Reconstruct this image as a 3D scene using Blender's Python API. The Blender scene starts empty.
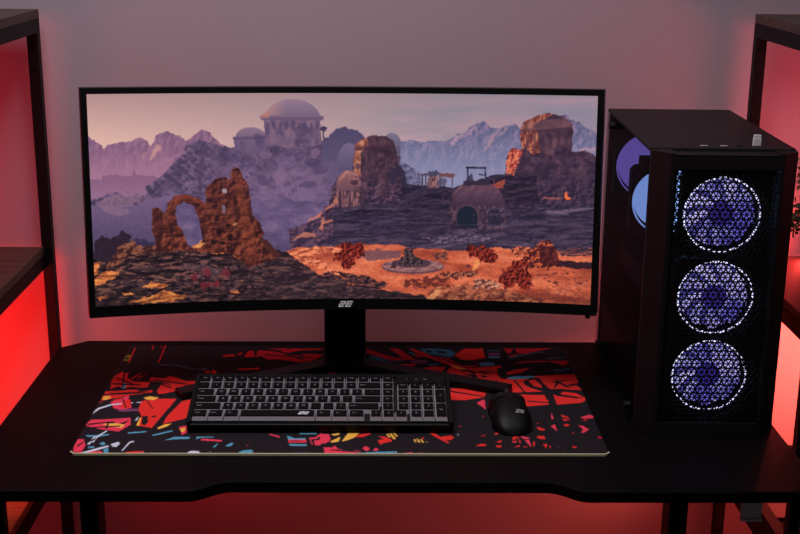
import bpy, bmesh, math, random
import numpy as np
from mathutils import Vector, Matrix

C = bpy.context.scene.collection
random.seed(3)
PI = math.pi

# ---------------------------------------------------------------- helpers
def lin(c):
    c = c/255
    return c/12.92 if c <= .04045 else ((c+.055)/1.055)**2.4
def rgb(r, g, b): return (lin(r), lin(g), lin(b), 1)

def mat(name, col, rough=.5, metal=0., spec=.5, noise=0., nscale=40., bump=0., bscale=200., emit=None, estr=0., coat=0.):
    m = bpy.data.materials.new(name); m.use_nodes = True
    nt = m.node_tree; b = nt.nodes['Principled BSDF']
    b.inputs['Base Color'].default_value = col; b.inputs['Roughness'].default_value = rough
    b.inputs['Metallic'].default_value = metal; b.inputs['Specular IOR Level'].default_value = spec
    b.inputs['Coat Weight'].default_value = coat
    tc = nt.nodes.new('ShaderNodeTexCoord')
    if noise:
        n = nt.nodes.new('ShaderNodeTexNoise'); n.inputs['Scale'].default_value = nscale; n.inputs['Detail'].default_value = 5
        nt.links.new(tc.outputs['Object'], n.inputs['Vector'])
        r = nt.nodes.new('ShaderNodeValToRGB')
        r.color_ramp.elements[0].position = .3; r.color_ramp.elements[1].position = .7
        r.color_ramp.elements[0].color = tuple(x*(1-noise) for x in col[:3]) + (1,)
        r.color_ramp.elements[1].color = tuple(min(1, x*(1+noise)) for x in col[:3]) + (1,)
        nt.links.new(n.outputs['Fac'], r.inputs['Fac']); nt.links.new(r.outputs['Color'], b.inputs['Base Color'])
    if bump:
        n = nt.nodes.new('ShaderNodeTexNoise'); n.inputs['Scale'].default_value = bscale; n.inputs['Detail'].default_value = 3
        nt.links.new(tc.outputs['Object'], n.inputs['Vector'])
        bp = nt.nodes.new('ShaderNodeBump'); bp.inputs['Strength'].default_value = bump; bp.inputs['Distance'].default_value = .002
        nt.links.new(n.outputs['Fac'], bp.inputs['Height']); nt.links.new(bp.outputs['Normal'], b.inputs['Normal'])
    if emit:
        b.inputs['Emission Color'].default_value = emit; b.inputs['Emission Strength'].default_value = estr
    return m

def wood(name, c1, c2, rough=.55):
    m = mat(name, c1, rough); nt = m.node_tree; b = nt.nodes['Principled BSDF']
    tc = nt.nodes.new('ShaderNodeTexCoord'); mp = nt.nodes.new('ShaderNodeMapping')
    mp.inputs['Scale'].default_value = (2.2, 26, 26)
    n = nt.nodes.new('ShaderNodeTexNoise'); n.inputs['Scale'].default_value = 3; n.inputs['Detail'].default_value = 6; n.inputs['Distortion'].default_value = .6
    r = nt.nodes.new('ShaderNodeValToRGB'); r.color_ramp.elements[0].position = .35; r.color_ramp.elements[1].position = .68
    r.color_ramp.elements[0].color = c2; r.color_ramp.elements[1].color = c1
    nt.links.new(tc.outputs['Object'], mp.inputs['Vector']); nt.links.new(mp.outputs['Vector'], n.inputs['Vector'])
    nt.links.new(n.outputs['Fac'], r.inputs['Fac']); nt.links.new(r.outputs['Color'], b.inputs['Base Color'])
    bp = nt.nodes.new('ShaderNodeBump'); bp.inputs['Strength'].default_value = .15; bp.inputs['Distance'].default_value = .001
    nt.links.new(n.outputs['Fac'], bp.inputs['Height']); nt.links.new(bp.outputs['Normal'], b.inputs['Normal'])
    return m

class MB:
    """collects geometry in world coordinates; build() links it as one mesh object"""
    def __init__(s): s.v = []; s.f = []; s.m = []
    def add(s, vs, fs, mi=0):
        o = len(s.v); s.v += [tuple(v) for v in vs]; s.f += [tuple(i+o for i in f) for f in fs]; s.m += [mi]*len(fs); return s
    def box(s, x0, x1, y0, y1, z0, z1, mi=0):
        return s.add([(x0,y0,z0),(x1,y0,z0),(x1,y1,z0),(x0,y1,z0),(x0,y0,z1),(x1,y0,z1),(x1,y1,z1),(x0,y1,z1)],
                     [(0,3,2,1),(4,5,6,7),(0,1,5,4),(1,2,6,5),(2,3,7,6),(3,0,4,7)], mi)
    def obox(s, c, ax, half, mi=0):
        """oriented box: centre, three unit axes, half sizes"""
        c = Vector(c); a, b, d = [Vector(q)*h for q, h in zip(ax, half)]
        vs = [c+a*i+b*j+d*k for k in (-1, 1) for i, j in ((-1,-1),(1,-1),(1,1),(-1,1))]
        return s.add(vs, [(0,3,2,1),(4,5,6,7),(0,1,5,4),(1,2,6,5),(2,3,7,6),(3,0,4,7)], mi)
    def prism(s, pts, z0, z1, mi=0, fn=None):
        n = len(pts); vs = [(x, y, z) for z in (z0, z1) for x, y in pts]
        if fn: vs = [fn(*v) for v in vs]
        fs = [tuple(range(n))[::-1], tuple(range(n, 2*n))] + [(i, (i+1) % n, n+(i+1) % n, n+i) for i in range(n)]
        return s.add(vs, fs, mi)
    def cyl(s, p0, p1, r0, r1=None, n=16, mi=0, cap=True):
        p0, p1 = Vector(p0), Vector(p1); r1 = r0 if r1 is None else r1
        d = (p1-p0).normalized(); a = d.orthogonal().normalized(); b = d.cross(a)
        vs = [p0 + (a*math.cos(t*2*PI/n) + b*math.sin(t*2*PI/n))*r0 for t in range(n)] + [p1 + (a*math.cos(t*2*PI/n) + b*math.sin(t*2*PI/n))*r1 for t in range(n)]
        fs = [(i, (i+1) % n, n+(i+1) % n, n+i) for i in range(n)]
        if cap: fs += [tuple(range(n))[::-1], tuple(range(n, 2*n))]
        return s.add(vs, fs, mi)
    def ringy(s, c, R, r, n=64, k=8, mi=0):
        """torus whose axis is Y"""
        vs = []
        for i in range(n):
            t = 2*PI*i/n
            for j in range(k):
                u = 2*PI*j/k; q = R + r*math.cos(u)
                vs.append((c[0]+q*math.cos(t), c[1]+r*math.sin(u), c[2]+q*math.sin(t)))
        return s.add(vs, [(i*k+j, ((i+1) % n)*k+j, ((i+1) % n)*k+(j+1) % k, i*k+(j+1) % k) for i in range(n) for j in range(k)], mi)
    def build(s, name, mats, parent=None, smooth=False, bev=0, seg=2):
        me = bpy.data.meshes.new(name)
        off = parent_loc(parent)
        me.from_pydata([(x-off[0], y-off[1], z-off[2]) for x, y, z in s.v], [], s.f)
        for mm in (mats if isinstance(mats, (list, tuple)) else [mats]): me.materials.append(mm)
        me.polygons.foreach_set('material_index', s.m)
        bm = bmesh.new(); bm.from_mesh(me); bmesh.ops.recalc_face_normals(bm, faces=bm.faces); bm.to_mesh(me); bm.free()
        if smooth: me.polygons.foreach_set('use_smooth', [True]*len(me.polygons))
        o = bpy.data.objects.new(name, me); C.objects.link(o)
        if parent: o.parent = parent
        if bev:
            b = o.modifiers.new('bevel', 'BEVEL'); b.width = bev; b.segments = seg; b.limit_method = 'ANGLE'
        return o

def parent_loc(p):
    v = Vector((0, 0, 0))
    while p: v += p.location; p = p.parent
    return v
def thing(name, label, cat, loc, group=None):
    o = bpy.data.objects.new(name, None); C.objects.link(o); o.location = loc; o.empty_display_size = .05
    return tag(o, label, cat, group)
def tag(o, label, cat, group=None, kind=None):
    o['label'] = label; o['category'] = cat
    if group: o['group'] = group
    if kind: o['kind'] = kind
    return o
def struct(name, mb, m):
    o = mb.build(name, m); o['kind'] = 'structure'; return o

_glyph = {}
def glyphs(txt, size):
    """triangulated lettering: (verts, faces) centred on the origin in the XY plane"""
    if txt not in _glyph:
        cu = bpy.data.curves.new('lettering', 'FONT'); cu.body = txt; cu.align_x = 'CENTER'; cu.align_y = 'CENTER'; cu.size = 1; cu.resolution_u = 2
        o = bpy.data.objects.new('lettering', cu); C.objects.link(o)
        bpy.context.view_layer.update()
        me = o.to_mesh(); vs = [v.co.copy() for v in me.vertices]; fs = [tuple(p.vertices) for p in me.polygons]
        o.to_mesh_clear(); bpy.data.objects.remove(o); bpy.data.curves.remove(cu)
        _glyph[txt] = (vs, fs)
    vs, fs = _glyph[txt]
    return [v*size for v in vs], fs

# slanted "2E" emblem, unit height 1, width about 2.1
def emblem_polys():
    sh = .45; out = []
    def q(x0, x1, y0, y1): out.append([(x0+sh*y0, y0), (x1+sh*y0, y0), (x1+sh*y1, y1), (x0+sh*y1, y1)])
    q(0, 1.0, .78, 1); q(.75, 1.0, .5, .8); q(0, 1.0, .40, .60); q(0, .25, .2, .42); q(0, .95, 0, .22)
    q(1.15, 1.4, 0, 1); q(1.15, 2.1, .78, 1); q(1.15, 2.1, .40, .60); q(1.15, 2.1, 0, .22)
    return out
def add_emblem(mb, fn, h, mi=0):
    for p in emblem_polys():
        mb.add([fn((x-1.25)*h, (y-.5)*h) for x, y in p], [(0, 1, 2, 3)], mi)

# ---------------------------------------------------------------- materials
M = {}
M['wall'] = mat('painted_wall', (.27, .222, .255, 1), .85, noise=.03, nscale=3, bump=.15, bscale=120)
M['floor'] = mat('dark_floor', (.05, .035, .035, 1), .6, noise=.2, nscale=6)
M['black_metal'] = mat('black_powder_coat', (.0035, .003, .0035, 1), .5, spec=.10, bump=.12, bscale=600)
M['black_plastic'] = mat('black_plastic', (.003, .003, .0035, 1), .45, spec=.13, bump=.08, bscale=900)
M['gloss_black'] = mat('gloss_black', (.0025, .0025, .003, 1), .35, spec=.12)
M['bezel'] = mat('bezel_black', (.003, .003, .003, 1), .42, spec=.15)
M['case_top'] = mat('case_grey', (.0085, .007, .008, 1), .5, spec=.13, bump=.06, bscale=900)
M['case_dark'] = mat('case_black', (.0035, .0035, .004, 1), .5, spec=.2)
M['inner'] = mat('case_interior', (.018, .004, .006, 1), .7, spec=.05)  # red light inside the case is tinted into this colour
M['white_print'] = mat('white_print', (.75, .75, .78, 1), .5)
M['grey_print'] = mat('grey_print', (.25, .25, .27, 1), .5)
M['key_skirt'] = mat('grey_keycap_skirt', (.42, .39, .42, 1), .5)
M['key_top'] = mat('black_keycap_top', (.0025, .0025, .0035, 1), .5, spec=.08)
M['silver'] = mat('silver', (.62, .58, .6, 1), .35, metal=.1)
M['grey_box'] = mat('grey_plastic', (.60, .56, .58, 1), .5)
M['bolt'] = mat('bolt_dark', (.004, .004, .004, 1), .3, metal=.5)
M['wood'] = wood('walnut_board', (.060, .030, .022, 1), (.026, .013, .010, 1))
M['wood_shaded'] = wood('shaded_walnut_board', (.022, .012, .010, 1), (.010, .006, .005, 1))  # walnut darkened for the right boards: shade put into the colour
M['wood_lit'] = wood('orange_lit_board', (.22, .10, .035, 1), (.10, .045, .016, 1))  # orange light on the low left board put into its colour
M['pad_edge'] = mat('stitched_pad_edge', (.42, .40, .24, 1), .8, bump=.4, bscale=900)

def carbon():
    m = mat('carbon_desk_film', (.0028, .0022, .0024, 1), .5, spec=.05); nt = m.node_tree; b = nt.nodes['Principled BSDF']
    tc = nt.nodes.new('ShaderNodeTexCoord'); ch = nt.nodes.new('ShaderNodeTexChecker'); ch.inputs['Scale'].default_value = 220
    bp = nt.nodes.new('ShaderNodeBump'); bp.inputs['Strength'].default_value = .25; bp.inputs['Distance'].default_value = .0008
    nt.links.new(tc.outputs['Object'], ch.inputs['Vector']); nt.links.new(ch.outputs['Fac'], bp.inputs['Height'])
    nt.links.new(bp.outputs['Normal'], b.inputs['Normal'])
    return m
M['carbon'] = carbon()

def colour_attr(name, emit, rough=.85):
    m = bpy.data.materials.new(name); m.use_nodes = True; nt = m.node_tree; b = nt.nodes['Principled BSDF']
    a = nt.nodes.new('ShaderNodeAttribute'); a.attribute_name = 'paint'
    if emit:
        b.inputs['Base Color'].default_value = (.004, .004, .005, 1); b.inputs['Roughness'].default_value = .35; b.inputs['Specular IOR Level'].default_value = .2
        nt.links.new(a.outputs['Color'], b.inputs['Emission Color']); b.inputs['Emission Strength'].default_value = emit
    else:
        nt.links.new(a.outputs['Color'], b.inputs['Base Color']); b.inputs['Roughness'].default_value = rough; b.inputs['Specular IOR Level'].default_value = .15
    return m
M['screen'] = colour_attr('lit_screen', 1.0)
M['pad'] = colour_attr('printed_cloth', 0)

def glow(name, col, st): return mat(name, (.02, .02, .03, 1), .4, emit=col, estr=st)
def fan_glow(name, c_in, c_out, st, radius):
    """LED light in the translucent rotor, set as uneven emission by noise"""
    m = mat(name, (.05, .045, .09, 1), .4); nt = m.node_tree; b = nt.nodes['Principled BSDF']
    tc = nt.nodes.new('ShaderNodeTexCoord'); n = nt.nodes.new('ShaderNodeTexNoise'); n.inputs['Scale'].default_value = 22; n.inputs['Detail'].default_value = 1
    r = nt.nodes.new('ShaderNodeValToRGB'); r.color_ramp.elements[0].position = .38; r.color_ramp.elements[1].position = .68
    r.color_ramp.elements[0].color = c_out; r.color_ramp.elements[1].color = c_in
    nt.links.new(tc.outputs['Object'], n.inputs['Vector']); nt.links.new(n.outputs['Fac'], r.inputs['Fac'])
    nt.links.new(r.outputs['Color'], b.inputs['Emission Color']); b.inputs['Emission Strength'].default_value = st
    return m
M['led_ring'] = glow('led_ring', rgb(215, 215, 255), 1.5)
M['rotor'] = fan_glow('lit_rotor', rgb(196, 188, 245), rgb(92, 82, 182), 1.1, .05)
M['rotor_back'] = glow('rotor_backlight', rgb(70, 62, 150), .9)
M['hub'] = glow('lit_hub', rgb(56, 44, 140), .9)
M['blue_disc'] = glow('blue_lit_fan', rgb(140, 178, 250), 1.1)
M['purple_disc'] = glow('purple_lit_fan', rgb(112, 96, 185), 1.0)
M['led_strip'] = glow('red_strip', (1, .02, .02, 1), 6)

def glass():
    m = bpy.data.materials.new('tinted_glass'); m.use_nodes = True; nt = m.node_tree; nt.nodes.clear()
    o = nt.nodes.new('ShaderNodeOutputMaterial'); mx = nt.nodes.new('ShaderNodeMixShader'); t = nt.nodes.new('ShaderNodeBsdfTransparent'); g = nt.nodes.new('ShaderNodeBsdfGlossy')
    t.inputs['Color'].default_value = (.72, .70, .74, 1); g.inputs['Roughness'].default_value = .04; g.inputs['Color'].default_value = (.8, .8, .8, 1)
    fr = nt.nodes.new('ShaderNodeFresnel'); fr.inputs['IOR'].default_value = 1.35
    mm = nt.nodes.new('ShaderNodeMath'); mm.operation = 'MULTIPLY'; mm.inputs[1].default_value = .06; nt.links.new(fr.outputs[0], mm.inputs[0]); nt.links.new(mm.outputs[0], mx.inputs[0]); nt.links.new(t.outputs[0], mx.inputs[1]); nt.links.new(g.outputs[0], mx.inputs[2]); nt.links.new(mx.outputs[0], o.inputs[0])
    return m
M['glass'] = glass()
M['leaf'] = mat('leaf_green', (.030, .055, .018, 1), .5, noise=.5, nscale=20)
M['stem'] = mat('brown_stem', (.05, .03, .02, 1), .7)
M['pot'] = mat('ceramic_pot', (.05, .045, .045, 1), .4)
M['soil'] = mat('soil', (.02, .014, .01, 1), .9, bump=.8, bscale=80)

# ---------------------------------------------------------------- the setting
WY = 2.245
struct('wall_back', MB().box(-2.4, 2.4, WY, WY+.1, 0, 2.7), M['wall'])
struct('floor', MB().box(-2.4, 2.4, -1.2, WY+.1, -.1, 0), M['floor'])
struct('baseboard_back', MB().box(-2.4, 2.4, WY-.014, WY, 0, .08), M['floor'])

# ---------------------------------------------------------------- desk
DT = .73                                  # height of the desk top
desk = thing('gaming_desk', 'black carbon-patterned desk with a shallow recess in its front edge, carrying the monitor and computer', 'desk', (.02, 1.86, 0))
def smooth_step(x0, y0, x1, y1, n=8):
    return [(x0+(x1-x0)*k/n, y0+(y1-y0)*(.5-.5*math.cos(PI*k/n))) for k in range(n+1)]
def arc(cx, cy, r, a0, a1, n=6): return [(cx+r*math.cos(math.radians(a0+(a1-a0)*k/n)), cy+r*math.sin(math.radians(a0+(a1-a0)*k/n))) for k in range(n+1)]
outline = arc(-.568, 1.577, .02, 180, 270) + smooth_step(-.262, 1.557, -.205, 1.586) + smooth_step(.243, 1.585, .300, 1.555) + arc(.610, 1.575, .02, 270, 360) \
    + arc(.605, 2.162, .025, 0, 90, 4) + [(-.540, 2.187), (-.586, 2.146)]
dt = MB().prism(outline, DT-.018, DT).build('desktop', M['carbon'], desk, bev=.0025)
for sx, x0, x1 in ((-1, -.484, -.454), (1, .486, .517)):
    lg = MB().box(x0, x1, 1.83, 1.88, .03, DT-.05); lo = lg.build('leg', M['black_metal'], desk, bev=.003)
    MB().box(x0-.003, x1+.003, 1.68, 2.14, DT-.05, DT-.018).build('top_rail', M['black_metal'], desk, bev=.002)
    ft = MB().box(x0-.012, x1+.012, 1.58, 2.16, .012, .045).build('foot', M['black_metal'], desk, bev=.006)
    for y in (1.61, 2.13): MB().cyl(((x0+x1)/2, y, 0), ((x0+x1)/2, y, .013), .016).build('levelling_pad', M['black_plastic'], ft)
MB().box(-.454, .486, 1.84, 1.87, DT-.07, DT-.02).build('crossbar', M['black_metal'], desk, bev=.002)
gb = MB().box(.5285, .5585, 1.598, 1.604, .667, .712).build('mounting_box', M['grey_box'], desk, bev=.001)
gb['label'] = 'small grey box fixed under the front edge'
MB().box(.528, .559, 1.594, 1.605, .6640, .667).build('lip', M['silver'], gb)

# ---------------------------------------------------------------- desk mat
PX0, PY0, PW, PD, PT = -.453, 1.672, .803, .482, .0035
PALETTE = {'r': (222, 44, 40), 'p': (226, 58, 84), 'y': (236, 178, 72), 'b': (82, 150, 180), 'w': (196, 206, 224), 'k': (27, 22, 28), 's': (96, 96, 108), 'v': (120, 60, 100),
           'o': (128, 118, 34), 'd': (186, 26, 38), 't': (62, 86, 102), 'u': (52, 108, 136), 'n': (60, 72, 165)}
PAD_ART = [
('r',(0,248,31,252,36,255,50,256,56,248,80,250,79,241,49,232,28,226,16,211,0,194,4,210,0,233)),('y',(3,225,12,228,18,222,10,208,4,213)),
('p',(20,201,35,219,50,212,59,177,46,167,31,174)),('w',(0,149,5,176,22,192,60,201,91,204,92,200,61,197,25,187,9,170,1,147)),
('v',(36,164,47,171,83,176,90,173,91,163,67,163,50,160)),('r',(70,191,70,205,89,216,121,216,118,171,106,95,89,102,80,106,82,141,73,164)),
('y',(71,219,79,227,95,221,93,211,84,214,77,211)),('w',(76,212,98,203,82,197,74,181,76,198,88,204)),
('r',(136,206,154,216,158,144,150,131,120,111,122,144)),('y',(114,96,123,110,134,113,129,102,117,90)),('k',(83,141,91,144,96,118,93,105,87,111)),
('y',(80,106,80,137,82,136,85,102)),('w',(74,125,76,139,78,140,77,124)),('p',(0,108,5,127,32,130,65,136,71,108,58,81,31,89,6,101)),
('y',(25,110,46,114,62,108,60,95,41,101)),('k',(34,95,33,121,42,121,46,114,36,114,38,89)),('k',(52,111,65,127,60,110)),
('b',(72,78,85,81,100,83,101,79,86,75,74,73)),('b',(111,69,123,77,139,87,140,82,124,71,113,65)),('p',(147,99,162,108,165,80,157,68)),
('y',(149,94,159,96,158,79,154,81)),('b',(133,48,146,62,170,62,170,54,147,52)),('b',(10,67,21,67,45,72,46,68,32,61,15,61)),
('p',(0,37,0,52,11,52,19,28,18,8,6,5)),('p',(9,5,29,9,47,9,51,0,18,0)),('w',(20,34,24,64,27,62,24,32)),('w',(26,40,28,64,38,86,40,82,30,58,28,38)),
('w',(17,3,37,19,52,30,55,25,40,12,22,0)),('b',(38,37,42,44,47,37,47,30,41,31)),('w',(55,34,65,43,69,36,66,24,60,25)),
('w',(76,11,81,43,87,47,89,41,84,40,78,10)),('b',(48,16,54,22,59,0,53,0)),('b',(23,25,32,27,34,20,26,19)),('r',(80,5,96,9,110,9,110,1,93,0)),
('b',(102,0,107,5,112,2,108,0)),('b',(120,0,137,0,137,0,121,0)),('w',(162,0,167,2,174,1,174,0)),('w',(174,5,180,11,191,9,193,1,184,0,177,0)),
('b',(179,62,184,63,185,59,183,53)),('k',(13,49,31,55,18,37)),('o',(0,400,0,421,9,428,11,421,11,396,4,394)),('k',(4,404,4,414,9,414,9,402)),
('d',(12,386,9,465,12,463,15,383)),('d',(42,454,40,480,42,480,45,454)),('d',(65,388,62,480,65,479,68,386)),('d',(56,467,56,474,58,472,59,463)),
('t',(60,373,78,379,87,381,128,359,155,352,155,348,129,354,88,375,79,371)),('t',(146,354,150,362,158,359,155,351)),
('r',(152,347,164,344,164,335,156,340)),('r',(167,336,167,346,168,356,171,346,175,343,175,328,171,328)),
('r',(0,307,6,330,12,342,17,330,24,337,25,313,41,292,69,291,68,266,57,266,40,269,31,262,18,271,8,258,4,284,0,292)),('d',(32,311,48,339,44,323,36,303)),
('d',(42,296,45,303,51,301)),('b',(25,262,23,284,28,288,32,269,30,258)),
('r',(67,296,65,314,91,309,96,322,109,314,129,296,148,299,151,285,134,279,125,270,118,259,109,262,103,283,88,292)),
('r',(87,251,89,285,101,281,115,262,115,248,102,239,92,236)),('r',(1,229,0,245,31,247,53,243,78,255,81,244,63,236,34,232,14,224)),
('y',(5,214,3,226,13,228,15,222,9,209)),('p',(35,225,45,231,47,215,38,211)),('r',(39,207,48,213,55,197,57,173,42,176)),
('r',(23,222,34,231,35,211,22,207)),('r',(71,173,70,197,77,215,122,217,125,213,119,173)),('y',(70,220,78,226,92,218,90,210,78,211)),
('d',(175,422,181,429,196,431,199,421,177,416)),('d',(200,436,211,442,207,424)),('d',(214,416,219,449,228,451,235,419,221,414)),
('d',(237,414,236,445,238,453,277,445,299,428,326,424,317,434,355,433,355,424,342,403,331,388,313,391,280,405,257,406,244,423)),
('d',(255,462,291,465,286,451,277,454)),('d',(297,463,354,463,354,457,315,453,293,439,277,446)),('r',(209,356,247,362,249,354,214,350)),
('t',(312,419,322,424,324,415,313,413)),('d',(368,336,382,340,382,335,368,333)),
('d',(432,464,438,461,465,435,486,417,503,412,495,430,477,464,494,465,525,404,477,401,450,425,436,438)),
('u',(439,425,456,421,474,404,477,391,459,395,442,408)),('t',(475,398,503,401,503,395,477,391)),
('d',(513,465,522,465,554,430,588,409,604,376,633,377,635,401,606,409,595,426,602,444,616,466,650,466,650,414,635,409,632,372,603,361,581,379,550,413,536,426)),
('r',(598,430,618,461,650,463,651,418,626,405,607,405)),('u',(516,447,530,430,526,421,513,443)),('d',(519,443,540,421,527,417)),
('u',(534,465,564,465,591,457,599,439,589,417,572,426,551,434,540,447)),('k',(543,456,552,456,558,445,549,443)),
('k',(561,454,579,452,584,439,566,441)),('v',(512,396,521,404,544,402,546,388,520,383)),('r',(495,383,524,382,520,371,500,372)),
('u',(545,382,564,387,566,379,549,375)),('r',(531,359,551,371,577,367,567,339,548,347)),
('r',(574,335,586,371,608,355,624,331,607,335,594,351,607,331,628,313,611,313)),('y',(584,380,598,371,609,361,626,363,627,358,605,355,592,366)),
('r',(609,363,655,368,649,296,633,304,608,315,631,318,624,343)),('b',(638,391,657,393,656,376,638,376)),('k',(634,326,645,329,647,321,637,318)),
('r',(575,254,580,265,602,264,637,242,634,225,601,213,577,213)),('p',(619,197,630,206,632,176)),('r',(646,470,650,465,651,416,641,416)),
('t',(658,457,680,458,683,452,659,451)),('v',(658,441,679,444,679,429,658,427)),('b',(656,423,679,424,679,416,656,415)),
('d',(688,467,707,468,702,446,694,437)),('d',(710,466,753,468,782,471,740,447,726,437,712,442)),
('t',(689,414,706,430,727,439,763,452,763,447,726,432,698,411)),('d',(693,428,717,439,699,420)),('d',(698,387,719,400,760,402,759,396,727,391)),
('d',(758,401,798,403,799,390,788,378,777,387)),('t',(757,412,775,421,795,421,794,417,771,410)),('b',(639,391,664,391,665,377,638,374)),
('r',(637,368,661,373,676,377,667,321,678,313,710,321,735,326,800,335,802,318,802,293,794,284,801,264,798,252,782,258,801,223,800,213,791,202,750,194,750,240,740,248,738,194,700,186,694,212,680,239,628,247)),
('r',(681,342,698,356,727,366,709,343,683,330)),('k',(668,364,682,364,678,308,669,312,665,334)),('k',(634,325,642,329,647,321,639,316)),
('b',(679,317,692,323,722,326,734,323,718,313,687,308)),
('k',(707,300,721,317,736,313,741,284,748,264,771,264,793,252,792,244,767,252,762,240,784,231,798,223,788,221,755,232,750,240,749,190,736,190,735,236,686,239,681,247,734,252,716,268,707,284)),
('r',(715,303,727,309,735,284,735,268,722,276)),
('k',(751,296,765,301,761,317,768,303,790,307,769,296,780,280,784,268,776,272,766,290,757,268,755,270,762,292)),
('k',(780,284,802,293,802,287,785,276)),('k',(754,264,800,258,798,251,767,254)),
('u',(766,352,773,361,780,356,789,365,800,365,796,359,788,356,781,347,772,353,767,347)),('k',(632,302,661,287,682,263,679,235,630,271)),
('b',(180,55,182,63,206,63,206,59,185,58,182,52)),('p',(187,53,192,55,220,50,221,44,189,48)),('b',(209,23,215,39,216,37,213,23)),
('b',(228,30,236,41,239,37,236,28,230,26)),('w',(178,7,188,10,193,5,187,0,179,0)),('s',(205,8,209,10,209,4)),
('b',(249,4,255,12,268,15,272,7,268,0,270,0,226,0,227,1,254,0)),('p',(289,75,306,65,306,59,290,70)),('d',(257,32,264,30,260,28)),
('b',(317,67,330,57,346,58,346,52,320,52)),('p',(320,52,347,52,349,41,322,40)),('b',(322,36,349,35,350,28,324,29)),('b',(335,78,362,78,363,72,336,72)),
('b',(329,4,352,4,352,0,330,0)),('p',(351,59,361,61,369,77,371,74,363,54,354,53,359,33,357,33)),('p',(359,48,370,52,372,42,370,31,362,31)),
('p',(373,59,376,72,382,72,383,42,378,49,375,46)),('p',(376,4,380,17,378,23,384,22,385,0,380,1)),('b',(352,4,355,4,355,1,352,0)),
('p',(367,74,380,73,385,55,378,38,369,38)),('y',(385,73,399,79,396,69,388,67)),('y',(384,45,395,59,404,66,411,79,429,79,420,59,408,48,386,41)),
('k',(402,79,411,79,400,41,397,45)),('r',(421,62,428,72,446,78,445,73,434,62)),('p',(368,66,374,64,371,48,369,45)),
('p',(378,1,375,24,387,23,392,30,397,18,412,11,426,12,440,4,462,4,426,0)),('p',(433,21,437,28,443,24,444,14,439,10)),
('p',(449,16,453,22,458,18,455,11,451,11)),('b',(423,4,454,8,485,10,485,4,454,0,446,0)),('n',(446,3,471,4,465,0,448,0)),
('p',(467,0,476,1,482,4,489,0,487,0,471,0)),('p',(493,0,497,4,507,7,511,1,509,0,496,0)),('p',(517,3,522,5,524,0,519,0)),
('r',(457,66,468,63,478,52,477,45,465,40,460,33,456,51,465,54)),('y',(469,73,472,75,477,62,473,61)),('y',(474,76,477,78,484,55,480,54)),
('y',(479,78,482,79,487,66,485,62)),('y',(511,54,513,55,515,44,512,43)),('y',(515,55,517,57,521,43,518,41)),('y',(520,54,523,54,527,43,524,41)),
('y',(529,44,531,45,533,41)),('r',(522,59,527,62,526,54)),('r',(535,79,544,77,552,63,569,69,573,61,568,51,560,51,565,40,562,39,548,58,540,70)),
('s',(578,75,582,77,581,67,578,65)),('d',(582,106,587,104,585,100)),('p',(619,202,630,215,633,215,631,172,626,184)),('d',(585,108,587,105,585,100)),
('d',(623,147,627,145,624,141)),('d',(615,68,622,72,622,68,615,64)),('r',(603,29,612,38,620,36,619,29,610,29)),('r',(636,76,641,80,644,76,638,71)),
('r',(636,45,644,51,645,47,641,41)),('r',(634,32,643,32,642,25,635,25)),('r',(660,42,663,62,669,68,667,42)),('r',(670,68,672,64,674,42,671,42)),
('p',(675,67,688,61,687,24,681,49)),('r',(693,49,695,42,692,27,690,29)),('r',(660,25,671,34,670,27)),('r',(673,27,680,29,681,24)),
('r',(700,215,738,215,737,196,701,186,698,202)),('r',(751,215,799,216,796,207,752,196)),('r',(699,62,703,68,712,67,713,55,704,56)),
('r',(704,103,710,101,717,93,714,87,707,90)),('r',(707,119,710,118,708,113)),('p',(732,135,736,160,736,133)),('p',(727,105,735,113,735,85,731,95)),
('r',(750,152,760,143,761,130,751,125)),('r',(748,111,753,115,758,112,754,104,749,106)),('p',(779,141,794,151,802,149,802,138,785,135)),
('d',(779,131,791,133,786,125)),('p',(771,109,778,107,786,93,776,80,771,80,776,93)),('r',(755,75,760,82,760,78)),('r',(706,37,713,37,709,20)),
('r',(715,31,718,30,715,20)),('r',(750,31,756,27,755,22,750,24)),('d',(795,67,801,63,798,57,794,60)),('s',(727,28,729,28,728,24)),
('k',(0,236,79,243,79,240,1,231)),('k',(1,205,37,222,38,218,3,201)),('k',(39,214,51,177,50,175,37,212)),('k',(97,143,104,145,105,140,99,136)),
('k',(2,111,39,121,40,117,5,106)),('k',(12,98,56,105,56,101,13,94)),('k',(6,28,12,44,13,40,9,24)),('r',(16,248,55,257,56,253,18,242)),
('k',(6,315,41,284,41,279,6,309)),('k',(18,330,29,258,27,258,15,330)),('k',(6,286,54,280,56,274,8,279)),('k',(71,305,131,285,131,279,72,299)),
('k',(10,239,74,249,74,245,11,234)),('k',(56,213,59,213,70,173,59,173)),('k',(89,285,109,266,109,261,88,280)),('r',(100,247,116,256,119,251,102,243)),
('k',(78,211,95,173,93,173,76,210)),('d',(43,313,59,332,46,309)),('r',(0,295,0,290,1,289)),('k',(603,357,652,337,652,331,602,349)),
('k',(578,256,636,229,636,225,578,249)),('k',(551,434,599,388,597,384,550,429)),('k',(249,433,341,415,341,410,249,427)),
('k',(274,451,330,398,328,395,271,446)),('k',(693,306,705,247,702,244,690,303)),('k',(631,285,662,304,662,299,630,277)),
('k',(703,212,745,203,745,199,702,207)),('k',(636,351,669,342,669,338,636,345)),('k',(662,53,689,56,689,53,661,48)),
('k',(751,143,761,134,758,131,749,139)),('k',(387,17,437,7,437,4,386,13)),('k',(324,49,345,46,346,44,324,46)),]


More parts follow.
